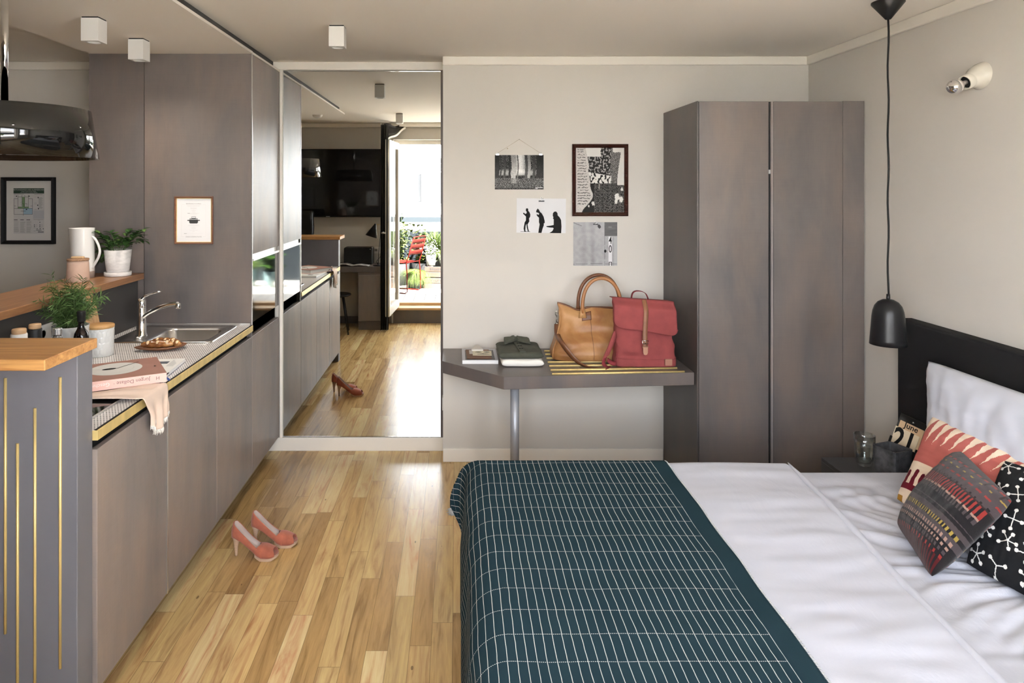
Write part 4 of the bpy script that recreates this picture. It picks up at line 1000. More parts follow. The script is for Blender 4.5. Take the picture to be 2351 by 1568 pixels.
q0 = pn.p(bw, bh*.06, bt_*.3); build('headband', MB().tube([q0, q0+Vector((.008, .004, -.006)), q0+Vector((.011, .007, -.012))], .004, 8), P('blue_headband', (.03, .06, .22, 1), .6), bk)
# tea towel
TW = P('peach_linen', (.68, .53, .43, 1), .9, var=(8, .06, U3), bump=(500, .25, U3), sheen=.2); FRW = P('white_fringe', (.80, .77, .72, 1), .9)
tt = thing('tea_towel', 'peach linen tea towel hanging over the brass worktop edge', 'towel', (-1.25, 2.55, ZT))
def twl(layer):
    L0, hang = .40, .118-.022*layer
    def fn(u, v):
        s = u*(L0+hang); xe = KX+.010+.004*(1-layer)
        ya = 2.470+.045*layer; xx = min(xe, xe-L0+s)
        yb = lerp(2.535, 2.668, sm(-1.40, -1.14, xx))-.012*layer
        if s < L0-.012:
            x = xe-L0+s; y = lerp(ya, yb, v)+.004*nz(x*9, v*3, layer)
            z = ZT+.0075+.004*(1-layer)+.005*max(0, nz(x*12, v*3, layer+2))+.006*math.sin(PI*v)*(.4+.6*sm(-1.35, -1.2, x))+.003*math.sin(v*13+x*9)
        else:
            h = s-(L0-.012); q = min(1, h/.03); hh = sm(0, .1, h)
            x = xe+.012*math.sin(q*PI/2)+.009*math.sin(v*13+layer)*sm(.02, .09, h)+.004
            z = ZT+.0115+.004*(1-layer)-max(0, h-.008)-.004*q
            y = lerp(ya, yb, v); y = lerp(y, lerp(ya, yb, .5)+.02+(v-.5)*.125, hh*.8)
            z -= (.020*math.sin(v*4.4-.6)+.012*v)*sm(.04, .12, h)
        return (x, y, z)
    return fn
for ly in (0, 1):
    f = twl(ly); w = MB(); w.grid(f, 70, 34); pc = build('towel_layer', w, TW, tt, solid=.0025)
    w = MB()
    for k in range(110):
        v = (k+.5)/110; p = Vector(f(1, v)); q = Vector(f(.97, v)); d = (p-q).normalized()
        w.tube([p-d*.003, p+d*.009+Vector((R.uniform(-.003, .003), R.uniform(-.003, .003), 0)), p+d*R.uniform(.014, .022)+Vector((R.uniform(-.004, .004), R.uniform(-.004, .004), 0))], [.0014, .0012, .0006], 4)
    tag(build('fringe', w, FRW, pc), None, None, None, 'stuff')
# ---------------------------------------------------------------- high heels
SUEDE = P('coral_suede', (.40, .115, .065, 1), .8, var=(30, .14, U3), bump=(300, .15, U3), sheen=.3)
LINER = P('beige_leather_lining', (.56, .47, .42, 1), .6); STACK = NT('stacked_leather'); STACK.par(.5)
_s = STACK.n('ShaderNodeSeparateXYZ'); STACK.set(_s.inputs[0], STACK.coord('Object')); STACK.base(STACK.mix(STACK.math('LESS_THAN', STACK.math('FRACT', STACK.math('DIVIDE', _s.outputs[2], .0042)), .28), (.62, .45, .32, 1), (.28, .16, .10, 1))); STACK = STACK.m
SL = .222
ZBc = [(0, .088), (.08, .0925), (.2, .083), (.35, .060), (.5, .036), (.62, .0185), (.72, .0135), (.86, .014), (1, .020)]
WDc = [(0, .0005), (.012, .0105), (.04, .0185), (.09, .0245), (.18, .0275), (.32, .0262), (.45, .0275), (.58, .0335), (.70, .0385), (.80, .0378), (.88, .0335), (.95, .0255), (.985, .017), (1.0, .0085)]
ZTc = [(0, .158), (.04, .1575), (.12, .146), (.25, .118), (.4, .086), (.52, .064), (.60, .052), (.66, .047)]
VTc = [(.54, .058), (.62, .062), (.72, .061), (.82, .054), (.92, .045), (.98, .042)]
def shoe(x, y, rz, lab):
    t = thing('high_heel_shoe', lab, 'shoe', (x, y, 0), rz, group='coral peep-toe shoes on the floor')
    def sec(s, a, dw=0, db=0, dt=0):
        hw = max(.0003, curve(WDc, s)-dw); zb = curve(ZBc, s)+db; zt = max(zb+.010, curve(ZTc, s)+dt) if s < .66 else zb+.026
        if abs(a) > .42: k = (abs(a)-.42)/.58; yy = hw*(1+.10*math.sin(PI*k)-.16*k); z = lerp(zb, zt, k)
        else: k = 0; yy = hw*abs(a)/.42; z = zb
        x = s*SL
        x += (-.004*math.sin(PI*k)+.007*k)*(1-sm(0, .14, s))      # rounded heel counter leaning forward at the collar
        return (x, math.copysign(yy, a) if a else 0, z)
    w = MB(); w.grid(lambda u, v: sec(.70*u**1.6, v*2-1), 60, 28); build('upper', w, SUEDE, t, local=True, solid=.002)
    w = MB(); w.grid(lambda u, v: sec(.016+.66*u**1.4, v*2-1, .0022, .0026, -.0012), 50, 28); build('lining', w, LINER, t, local=True)
    w = MB()
    def fv(u, v):
        a = v*PI; s0 = .555+.075*math.sin(a)**4; s1 = .955-.045*math.sin(a)**2.5; s = lerp(s0, s1, u)
        hw = curve(WDc, s)*1.02; zb = curve(ZBc, s); top = curve(VTc, s); ca = math.cos(a)
        return (s*SL, hw*math.copysign(abs(ca)**.8, ca), zb+(top-zb)*math.sin(a)**.62)
    w.grid(fv, 24, 30); vp = build('vamp', w, SUEDE, t, local=True, solid=.002)
    def outline(s0, k, n=30):
        l = [(SL*lerp(s0, 1, 1-(1-i/n)**1.5), curve(WDc, lerp(s0, 1, 1-(1-i/n)**1.5))*k) for i in range(n+1)]
        return l+[(a, -b) for a, b in reversed(l)]
    ol = outline(.54, 1.03); w = MB(); n = len(ol)
    lo = lambda xx: max(.0004, curve(ZBc, xx/SL)-.0145)+.010*sm(.86, 1.0, xx/SL)*.55
    hi = lambda xx: curve(ZBc, xx/SL)+.0012
    bs = [w.add([(a, b, fz(a)) for a, b in ol]) for fz in (lo, hi)]
    for k in range(n): j = (k+1) % n; w.face([bs[0]+k, bs[0]+j, bs[1]+j, bs[1]+k])
    w.face([bs[0]+k for k in reversed(range(n))]); w.face([bs[1]+k for k in range(n)])
    build('platform_sole', w, STACK, t, local=True)
    w = MB(); ot = outline(.84, .95, 12); b = w.add([(a, b_, curve(ZBc, a/SL)+.006) for a, b_ in ot]); w.face([b+i for i in range(len(ot))]); build('toe_footbed', w, SUEDE, t, local=True)
    w = MB(); lp = []
    for z, r0, r1, xo in ((.0005, .0062, .0062, .020), (.012, .0062, .0068, .0195), (.045, .0080, .0095, .0185), (.070, .0115, .0145, .0205), (.094, .0205, .0245, .0250)):
        lp.append([(xo+r1*math.cos(2*PI*k/16), r0*math.sin(2*PI*k/16), z) for k in range(16)])
    loft(w, lp); build('heel', w, STACK, t, local=True)
    return t
shoe(-1.048, 3.197, -.10, 'coral suede peep-toe shoe nearer the camera, its stacked heel showing')
shoe(-.988, 3.300, -.02, 'coral suede peep-toe shoe behind the other, nearer the mirror')

# ---------------------------------------------------------------- things on the bench
BT = BZ+.0005
pb = thing('photo_book', 'flat white book with a printed cover at the left end of the bench', 'book', (.14, 4.06, BT))
pn = Pan((.036, 3.915, BT), (1, 0, 0), (.0, 1, 0)); 
w = MB(); pn.box(w, 0, 0, .207, .285, 0, .021); build('pages', w, PAPER, pb, bevel=.001, seg=1)
w = MB(); rb = random.Random(2)
pn.rect(w, 0, 0, .207, .285, .0214, 0); pn.rect(w, .018, .012, .189, .245, .0217, 1)
build('cover', w, [P('lavender_grey_cover', (.42, .42, .45, 1), .5), P('dark_cover_photo', (.035, .03, .03, 1), .4, var=(40, .8, U3))], pb, fix=False)
cb = thing('clipboard', 'small brown clipboard with black and white prints on the white book', 'clipboard', (.14, 4.04, BT+.022))
pn = Pan((.064, 3.945, BT+.0225), (1, 0, 0), (-.03, 1, 0))
w = MB(); pn.box(w, 0, 0, .142, .215, 0, .003); build('board', w, P('brown_hardboard', (.13, .062, .03, 1), .6, var=(30, .2, U3)), cb, bevel=.001, seg=1)
w = MB(); pn.poly(w, [(.018, .10), (.058, .10), (.062, .195), (.020, .195)], .0042); build('ticket', w, P('newsprint', (.48, .46, .42, 1), .8, var=(300, .3, U3)), cb, fix=False)
def facecard(u, v):                                  # brows, eyes and a moustache
    x, y = u, v
    for ex, k in ((.30, 1), (.74, -1)):
        if abs(x-ex) < .16 and abs(y-(.80-.5*(x-ex)**2*6*1)) < .045: return c(35, 33, 30)
        if math.hypot((x-ex)/.11, (y-.62)/.05) < 1: return c(60, 56, 50)
    d = abs(x-.55); 
    if d < .33 and abs(y-(.34-.9*d*d-.10*d)) < .065*(1-d/.36)+.012: return c(30, 28, 26)
    if y < .10: return c(214, 206, 180)
    return c(206, 200, 178)
w = MB(); pn2 = Pan(pn.p(.036, .060, .0046), (1, -.03, 0), (.02, 1, 0)); pn2.paint(w, 0, 0, .112, .115, 0, 60, 48, facecard); pn2.rect(w, 0, -.0001, .112, .115, -.0004); build('picture_card', w, PAINT, cb, fix=False)
w = MB(); pn.box(w, .035, .178, .105, .196, .003, .012); pn.poly(w, [(.045, .196), (.095, .196), (.082, .222), (.070, .226), (.058, .222)], .018)
w = MB(); w.obox(pn.p(.035, .172, .0032), pn.r, pn.u, pn.n, .07, .022, .007)
q_ = (pn.u*.75+pn.n*.66).normalized(); pl_ = [(-.035, 0), (.035, 0), (.030, .010), (.020, .014), (.018, .026), (.011, .034), (0, .037), (-.011, .034), (-.018, .026), (-.020, .014), (-.030, .010)]
b = w.add([pn.p(.07, .184, .009)+pn.r*x+q_*y+pn.n*d for d in (0, .002) for x, y in pl_]); k_ = len(pl_)
w.face([b+i for i in reversed(range(k_))]); w.face([b+k_+i for i in range(k_)])
for i in range(k_): j = (i+1) % k_; w.face([b+i, b+j, b+k_+j, b+k_+i])
build('clip', w, P('nickel', (.55, .52, .47, 1), .35, .6), cb)
# folded shirts
def folded(x0, x1, y0, y1, z0, z1, seed, nu=54, nv=44, droop=0, skew=0):
    def fn(side):
        def g(u, v):
            a, b = u*2-1, v*2-1; x = lerp(x0, x1, u)+skew*v; y = lerp(y0, y1, v)
            e = (max(0, 1-abs(a)**9)*max(0, 1-abs(b)**12))**.5
            mid = lerp(z0+.5*(z1-z0), z0, e) if side < 0 else lerp(z0+.5*(z1-z0), z1, e)
            if side > 0: mid += (nz(x*12, y*12, seed)*.0035+nz(x*5, y*26, seed+2)*.003)*e
            x += .004*nz(0, y*14, seed)*abs(a)**3; y += .004*nz(x*14, 0, seed+5)*abs(b)**3
            return (x, y, mid)
        return g
    w = MB(); w.grid(fn(1), nu, nv); w.grid(fn(-1), nu, nv); return w
WSH = P('white_cotton_shirt', (.76, .73, .685, 1), .9, bump=(200, .12, U3)); OLV = P('olive_canvas', (.058, .060, .044, 1), .9, var=(40, .12, U3), bump=(420, .2, U3))
tag(weld(build('folded_shirt', folded(.256, .495, 3.835, 4.13, BT, BT+.043, 1), WSH), .0006), 'folded cream white shirt at the bottom of the pile on the bench', 'shirt')
os_ = thing('folded_shirt', 'folded olive button shirt lying on the white one', 'shirt', (.37, 4.0, BT+.05))
z0 = BT+.041
weld(build('body', folded(.240, .496, 3.852, 4.150, z0-.002, z0+.040, 6, skew=.0), OLV, os_), .0006)
pn = Pan((.375, 3.858, z0+.036), (1, 0, 0), (-.07, 1, .02))
w = MB(); pn.box(w, -.014, .012, .022, .235, -.004, .0085); build('button_placket', w, OLV, os_, bevel=.003)
for yy in (.07, .13, .19):
    for xx in (-.005, .008): w = MB(); w.lathe([(0, 0), (.0055, 0), (.0055, .002), (0, .0022)], 0, 0, 14, mat=axis_mat(pn.p(xx+yy*.04, yy, .0087), pn.n)); build('button', w, BLACKM, os_)
w = MB()
for sgn in (-1, 1):
    def cf(u, v, sgn=sgn):                            # u: centre -> outer tip, v: stand -> fold edge lying forward
        x = sgn*(.008+.070*u); ys = .218+.012*(1-u); lift = .034*math.sin(PI*(.15+.85*v)*.5)+.004
        y = ys+.030*math.sin(PI*v*.9)-(.055*u*(1-.2*u)+.012)*v
        z = .006+.026*math.sin(PI*min(1, .12+v*.88))**.8+.004*nz(u*3, v*2, sgn)+.006*(1-u)
        return pn.p(x*(1-.10*(1-v)), y, z)
    w.grid(cf, 18, 14)
w.grid(lambda u, v: pn.p(lerp(-.07, .07, u), .236+.018*math.sin(PI*u), .004+.030*v), 16, 4)
build('collar', w, OLV, os_, solid=.005)

# ---------------------------------------------------------------- leather holdall
LEA = NT('tan_leather'); LEA.par(.45, 0, .4)
_f = LEA.noise(LEA.coord('Object'), 5.5, 5, .6, .5); LEA.base(LEA.ramp(_f, [(.28, (.23, .095, .030, 1)), (.5, (.34, .165, .060, 1)), (.72, (.47, .27, .115, 1))])); LEA.bump(LEA.noise(LEA.coord('Object'), 60, 5), .12, .004); LEA = LEA.m
LEAD = P('dark_tan_leather', (.13, .048, .018, 1), .45, var=(20, .2, U3))
hx0, hx1, hy = .585, 1.13, 4.055
hd = thing('holdall_bag', 'tan leather holdall with two looped handles on the bench', 'bag', ((hx0+hx1)/2, hy, BT))
ZL = BT+.008
def hold(u, v):                                      # u around, v up
    a = 2*PI*u; t = v
    hw = (hx1-hx0)/2*(1+.03*math.exp(-((t-.1)/.18)**2)-.03*t); dp = lerp(.135, .018, t**1.25)
    if t < .12: dp *= .86+.14*(t/.12)
    ca, sa = math.cos(a), math.sin(a); e = .42
    x = (hx0+hx1)/2+.012*t+hw*math.copysign(abs(ca)**e, ca); y = hy+dp*math.copysign(abs(sa)**.6, sa)+.028*t
    top = .300
    lx = (x-hx0)/(hx1-hx0)                           # sagging top line: peak at the left end, dip, level
    sag = -.012*sm(.0, .05, lx)*0-.030*math.exp(-((lx-.27)/.10)**2)+.012*math.exp(-((lx-.03)/.08)**2)-.018*sm(.3, .6, lx)
    z = ZL+top*t+sag*t**3
    x -= sm(.25, .95, -ca)*(.018*math.exp(-((t-.12)/.2)**2)-.014*sm(.4, .8, t)*(1-sm(.9, 1, t)))
    br = sm(.02, .1, t)*sm(1, .9, t)
    wr = nz(x*7, t*2.2, 2)*.020+nz(x*4-t*1.5, t*7, 7)*.014+nz(x*16, t*9, 4)*.005
    dent = -.030*math.exp(-(((lx-.20)/.10)**2+((t-.58)/.22)**2))
    y += (-1 if sa < 0 else 1)*(wr+dent)*br*abs(sa)**.5*min(1, dp/.085)
    x += nz(y*9, t*4, 9)*.005*br
    return (x, y, z)
def hu(x, v):                                        # front-face parameter for a given x
    lo, hi = .5, 1.0
    for _ in range(40):
        m_ = (lo+hi)/2
        if hold(m_, v)[0] < x: lo = m_
        else: hi = m_
    return (lo+hi)/2
w = MB(); w.grid(hold, 110, 54, closeu=True); n = 110
w.face([k for k in reversed(range(n))])
build('body', w, LEA, hd)
# zip opening along the top, piping at the gusset, centre seam, handle patches
w = MB(); pts = []
for k in range(41):
    u = lerp(.985, .515, k/40); a = Vector(hold(u, 1)); b = Vector(hold(1-u, 1)); pts.append((a+b)/2+Vector((0, 0, .002)))
w.tube(pts, .007, 8); build('zip', w, LEAD, hd)
w = MB(); w.tube([Vector(hold(.545, k/30))+Vector((-.001, -.002, 0)) for k in range(31)], .0042, 8); build('piping', w, LEA, hd)
w = MB(); w.tube([Vector(hold(hu(.795, k/30), k/30))+Vector((0, -.0008, 0)) for k in range(1, 24)], .0013, 6); build('seam', w, LEAD, hd)
def handle(dy, x0, x1, ht, zb):
    P_ = []
    for k in range(33):
        a = PI*k/32; P_.append(Vector(((x0+x1)/2-(x1-x0)/2*math.cos(a)*(1+.10*math.sin(a)), hy+dy+.012*math.sin(a), zb+ht*math.sin(a)**.85)))
    return P_
for dy, x0, x1, ht in ((-.022, .748, .975, .205), (.052, .735, .985, .215)):
    zb = ZL+.262; pts = handle(dy, x0, x1, ht, zb)
    hn = build('handle', MB().tube(pts, [.0105]*33, 12), LEAD if dy > 0 else P('handle_leather', (.30, .13, .045, 1), .4), hd)
    for q, s_ in ((0, 1), (32, -1)):
        p = pts[q]; w = MB(); w.tube([p+Vector((0, 0, .03)), p+Vector((0, -.002, .004)), p+Vector((0, -.007 if dy < 0 else .004, -.028))], [.0115, .017, .024], 12, flat=.35, up=(0, 1, 0)); pa = build('handle_patch', w, LEA, hn)
        w = MB(); w.ball(p+Vector((0, -.017, -.012)), .0032, 0, 8); build('rivet', w, BRASS, pa)
p = Vector(hold(.735, .86)); w = MB()
def patch(u, v): vv = lerp(.76, .93, v); q = Vector(hold(hu(lerp(.745, .80, u), vv), vv)); return q+Vector((0, -.003, 0))
w.grid(patch, 10, 8); build('stitched_patch', w, LEAD, hd, solid=.002)
# shoulder strap with snap hook
ring = Vector(hold(.5, .82))+Vector((-.012, -.005, 0))
w = MB(); w.tube([ring+Vector((.008*math.cos(2*PI*k/16), .003, .014*math.sin(2*PI*k/16))) for k in range(17)], .0022, 6); w.tube([ring+Vector((0, 0, -.012)), ring+Vector((.002, -.002, -.03)), ring+Vector((-.003, -.002, -.045)), ring+Vector((.004, -.003, -.055))], .0035, 8); w.tube([ring+Vector((.002+.009*math.cos(2*PI*k/16), -.003, -.060+.008*math.sin(2*PI*k/16))) for k in range(17)], .002, 6)
build('snap_hook', w, P('gunmetal', (.25, .24, .22, 1), .25, 1), hd)
def ribbon(mb, pts, wv, th=.0016, mi=0, sub=6):
    pts = [Vector(p) for p in pts]; dense = []
    for i in range(len(pts)-1):
        p0, p1, p2, p3 = pts[max(0, i-1)], pts[i], pts[i+1], pts[min(len(pts)-1, i+2)]
        for k in range(sub):
            t = k/sub; dense.append(.5*((2*p1)+(p2-p0)*t+(2*p0-5*p1+4*p2-p3)*t*t+(3*p1-p0-3*p2+p3)*t**3))
    dense.append(pts[-1]); N = len(dense)-1
    ws = wv if callable(wv) else (lambda t: Vector(wv))
    mb.grid(lambda u, v: dense[round(u*N)]+ws(u)*(v-.5), N, 2, mi); return mb
w = MB(); s0 = ring+Vector((.002, -.004, -.062))
ribbon(w, [s0, s0+Vector((-.006, -.05, -.05)), (.598, 3.872, .845), (.66, 3.842, .765), (.72, 3.812, .727), (.79, 3.80, .7215), (.90, 3.80, .7215), (1.0, 3.83, .7215)], lambda t: Vector((.030*(1-t)+.004, -.003-.030*t**.8, .012*math.sin(PI*t))))
build('shoulder_strap', w, LEAD, hd, solid=.003)

# ---------------------------------------------------------------- red backpack
RED = P('brick_red_canvas', (.235, .047, .046, 1), .85, var=(16, .10, U3), bump=(520, .3, U3)); REDD = P('dark_red_webbing', (.17, .016, .022, 1), .8, bump=(400, .3, U3))
TANL = P('brown_leather_strap', (.21, .095, .05, 1), .5, var=(20, .15, U3))
bpx0, bpx1, bky = .905, 1.235, 3.875
bp = thing('backpack', 'brick red canvas backpack with flap and leather strap at the right of the bench', 'backpack', (1.07, bky, BT))
BZ0 = BT+.0095
def pack(u, v):
    a = 2*PI*u; ca, sa = math.cos(a), math.sin(a); e = .32
    hw = .165*(1+.045*math.exp(-((v-.05)/.15)**2)-.035*sm(.1, .6, v)); dp = lerp(.062, .035, sm(.15, 1, v)) 
    x = 1.068+hw*math.copysign(abs(ca)**e, ca)-.012*v*(1 if ca < 0 else -.2); y = bky+.028*v*1.3+dp*math.copysign(abs(sa)**.5, sa)
    z = BZ0+.362*v-.010*v*(x-1.068)/.165
    br = sm(0, .08, v)*sm(1, .93, v)
    k = nz(x*9, v*3.2, 3)*.012+nz(x*13, v*7, 8)*.007+nz(x*5+v*4, v*5, 12)*.007
    k -= .016*math.exp(-(((x-1.165)/.045)**2+((v-.45)/.06)**2))+.012*math.exp(-(((x-.98)/.06)**2+((v-.16)/.05)**2))
    if sa < 0: y -= k*br*min(1, abs(sa)*2)
    x += nz(v*8, ca*2, 5)*.010*br*abs(ca)**3
    return (x, y, z)
w = MB(); n = 120; w.grid(pack, n, 60, closeu=True); w.face([k for k in reversed(range(n))]); w.face([n*60+k for k in range(n)])
body = build('body', w, RED, bp)
w = MB(); w.tube([Vector(pack(lerp(.54, .96, k/40), .135-.02*math.sin(k/40*PI)))+Vector((0, -.002, 0)) for k in range(41)], .0025, 6); build('bottom_seam', w, RED, body)
FX0, FX1 = .888, 1.238
def flap(u, v):                                     # v 0 top edge -> 1 lower edge
    x = lerp(FX0, FX1, u)+.006*v*(u-.5); zt = BZ0+.378-.026*u
    ln = .165+.005*nz(u*3, 1, 4)+.0; cr = .036
    dxl = min(u, 1-u)*(FX1-FX0); lim = ln
    if dxl < cr: lim = ln-cr+math.sqrt(max(0, cr*cr-(cr-dxl)**2))
    zz = zt-min(v*ln, lim)-.020*u*v+.010*(1-u)*v
    y = bky+.028*1.3-.030-.046*sm(0, .28, v)+.006*math.sin(PI*u)*-1-.012*sm(.2, 1, v)+.004*nz(u*4, v*3, 6)
    return (x, y, zz)
w = MB(); w.grid(flap, 44, 24)
w.grid(lambda u, v: Vector(flap(u, 0)).lerp(Vector((lerp(FX0, FX1, u), bky+.075, BZ0+.372-.026*u)), v), 44, 4)
fl = build('flap', w, RED, bp, solid=.004)
w = MB(); w.tube([Vector(flap(k/60, 1))+Vector((0, -.0035, .004)) for k in range(61)], .0022, 6); build('flap_piping', w, RED, fl)
sx = 1.062
w = MB(); f0 = lambda v: Vector(flap(.50, v)) 
ribbon(w, [f0(0)+Vector((.004, .004, .001)), f0(.05)+Vector((.003, -.009, 0)), f0(.3)+Vector((0, -.010, 0)), f0(.65)+Vector((-.004, -.009, 0)), f0(.98)+Vector((-.008, -.008, 0)), (1.052, bky-.075, BZ0+.165), (1.052, bky-.078, BZ0+.105)], (.026, 0, 0))
st = build('closing_strap', w, TANL, bp, solid=.003)
def bx(mb, x, z, w_, h_, t_, y): mb.box(x-w_/2, x+w_/2, y, y+t_, z-h_/2, z+h_/2)
w = MB(); yb = bky-.084; xc = 1.052
w.tube([(xc-.017, yb, BZ0+.152), (xc+.017, yb, BZ0+.152), (xc+.017, yb, BZ0+.134), (xc-.017, yb, BZ0+.134), (xc-.017, yb, BZ0+.152)], .0022, 8); w.tube([(xc, yb-.002, BZ0+.152), (xc, yb-.004, BZ0+.134)], .0016, 6)
build('buckle', w, CHROME, st)
w = MB(); bx(w, xc, BZ0+.116, .033, .009, .008, yb-.001); build('keeper_loop', w, TANL, st, bevel=.001)
w = MB(); w.prism([(xc-.013, 0), (xc+.013, 0), (xc+.013, .03), (xc+.009, .040), (xc, .043), (xc-.009, .040), (xc-.013, .03)], 0, .003)
for v in w.v: v.x, v.y, v.z = v.x, bky-.086+v.z, BZ0+.115-v.y
build('strap_tip', w, P('pale_leather', (.36, .19, .12, 1), .5), st)
w = MB(); ribbon(w, [(1.005, bky+.04, BZ0+.362), (1.010, bky+.035, BZ0+.395), (1.028, bky+.033, BZ0+.410), (1.062, bky+.033, BZ0+.408), (1.088, bky+.034, BZ0+.392), (1.105, bky+.038, BZ0+.352)], (0, .024, 0)); build('grab_handle', w, REDD, bp, solid=.003)
q = Vector(pack(.90, .09)); w = MB(); w.box(1.165, 1.205, q.y-.022, q.y-.010, BZ0+.010, BZ0+.046); build('leather_badge', w, P('badge_leather', (.33, .15, .10, 1), .6), bp, bevel=.001)
w = MB(); ribbon(w, [(.915, bky+.0, BZ0+.20), (.885, bky-.012, BZ0+.13), (.855, bky-.03, BZ0+.075), (.838, bky-.045, BZ0+.045)], (.046, .018, .03)); build('shoulder_strap', w, RED, bp, solid=.005)
w = MB(); ribbon(w, [(.838, bky-.045, BZ0+.048), (.825, bky-.055, BZ0+.02), (.835, bky-.07, BZ0+.006), (.85, bky-.085, BZ0+.0065), (.83, bky-.125, BZ0+.0065)], (.02, .008, .004)); ribbon(w, [(.85, bky-.04, BZ0+.035), (.875, bky-.045, BZ0+.018), (.90, bky-.04, BZ0+.02), (.905, bky-.03, BZ0+.08)], (.006, .01, .022)); build('webbing_tail', w, REDD, bp, solid=.003)

# ---------------------------------------------------------------- pictures on the bench wall
PW = YB
def wp(px, py, d=0): q = at(px, py, PW); return Vector((q.x, PW-d, q.z))
def panel(x0, y1, x1, y0, d=0):                      # photo pixels: left, bottom, right, top
    o = wp(x0, y1, d); return Pan(o, (1, 0, 0), (0, 0, 1)), (x1-x0)*PW/F, (y1-y0)*PW/F
def bulldog(parent, x, z, d, s=1.0):
    w = MB(); w.box(x-.018*s, x+.018*s, PW-d-.006, PW-d+.002, z-.006*s, z+.002*s); cl = build('clip', w, BLACKS, parent)
    w = MB(); w.tube([(x+.0095*s*math.cos(a), PW-d-.006, z+.012*s+.010*s*math.sin(a)) for a in [2*PI*k/16 for k in range(17)]], .0022*s, 6); build('clip_ring', w, CHROME, cl)
fo = thing('forest_print', 'black and white forest photo hanging from a string', 'picture', wp(1192, 435, .004))
pn, w_, h_ = panel(1136, 435, 1248, 356, .0015)
def forest(u, v):
    x, y = u, v; g = 0
    fine = nz(x*70, y*50, 1)*.5+nz(x*140, y*100, 2)*.5
    lightc = math.exp(-((x-.52)/.10)**2)*sm(.35, .6, y)*1.0+.55*sm(.38, .45, y)*sm(.62, .5, y)*(1 if x < .8 else .5)
    g = .10+.62*lightc+fine*.55*(.5+.5*sm(.3, .8, y))-.08
    for tx, tw, lum in ((.04, .05, .06), (.12, .015, .08), (.20, .02, .1), (.30, .02, .06), (.385, .048, .62), (.47, .012, .2), (.665, .05, .12), (.70, .028, .5), (.80, .025, .1), (.90, .05, .05), (.97, .04, .05)):
        ww = tw*(1+.35*sm(.35, .15, y))
        if abs(x-tx+.01*math.sin(y*7)) < ww and y > .16: g = lum*(.65+.7*abs(nz(x*60, y*30, 5)))*(.45+.55*sm(.95, .35, y))
    if y < .33: g = (.05 if nz(x*90, y*60, 9) < .18 else .34)*(1 if y > .05 else .5)+( .2*math.exp(-((x-.40)/.05)**2) if y > .18 else 0)
    g = max(.01, min(.9, g)); return (g, g, g*.97, 1)
w = MB(); pn.paint(w, 0, 0, w_, h_, .0006, 150, 106, forest); pn.rect(w, 0, 0, w_, h_, 0)
pn.rect(w, w_*.83, h_*.045, w_*.98, h_*.06, .0010, 1); pn.rect(w, w_*.83, h_*.02, w_*.88, h_*.035, .0010, 1); pr_ = build('print', w, [PAINT, PAPER], fo, fix=False)
ap = wp(1192, 320, .004)
for px in (1142, 1241):
    q = wp(px, 352, .006); w = MB(); w.tube([q, ap], .0008, 5); build('string', w, P('twine', (.42, .35, .25, 1), .9), fo)
    w = MB(); w.box(q.x-.009, q.x+.009, PW-.010, PW-.001, q.z-.012, q.z-.004); w.tube([q+Vector((-.006, -.002, -.004)), q+Vector((-.004, -.003, .004)), q+Vector((.004, -.003, .004)), q+Vector((.006, -.002, -.004))], .0012, 6); build('clip', w, CHROME, fo)
w = MB(); w.ball(ap, .003, 0, 8); build('nail', w, CHROME, fo)
q = wp(1165, 341, .005); build('knot', MB().ball(q, .0035, 0, 8), P('twine_knot', (.5, .42, .28, 1), .9), fo)
# framed collage
fc_ = thing('framed_collage', 'torn paper collage print in a dark mahogany frame', 'picture', wp(1377, 496, .002))
pn, w_, h_ = panel(1313, 496, 1441, 331, .001)
MAH = P('mahogany_frame', (.030, .009, .006, 1), .22, coat=.4, var=(30, .4, (1, 1, 6)))
def frame(parent, pn, w_, h_, b, d, mat, bev=.004, nm='frame'):
    w = MB(); o = [(0, 0), (w_, 0), (w_, h_), (0, h_)]; prof = [(0, 0), (0, d*.8), (b*.3, d), (b*.7, d*.75), (b, d*.45), (b, 0)]
    lp = [w.add([pn.p(x+(q if x == 0 else -q), y+(q if y == 0 else -q), dd) for x, y in o]) for q, dd in prof]
    for a, bb in zip(lp, lp[1:]):
        for k in range(4): j = (k+1) % 4; w.face([a+k, a+j, bb+j, bb+k])
    return build(nm, w, mat, parent)
frame(fc_, pn, w_, h_, .024, .020, MAH)
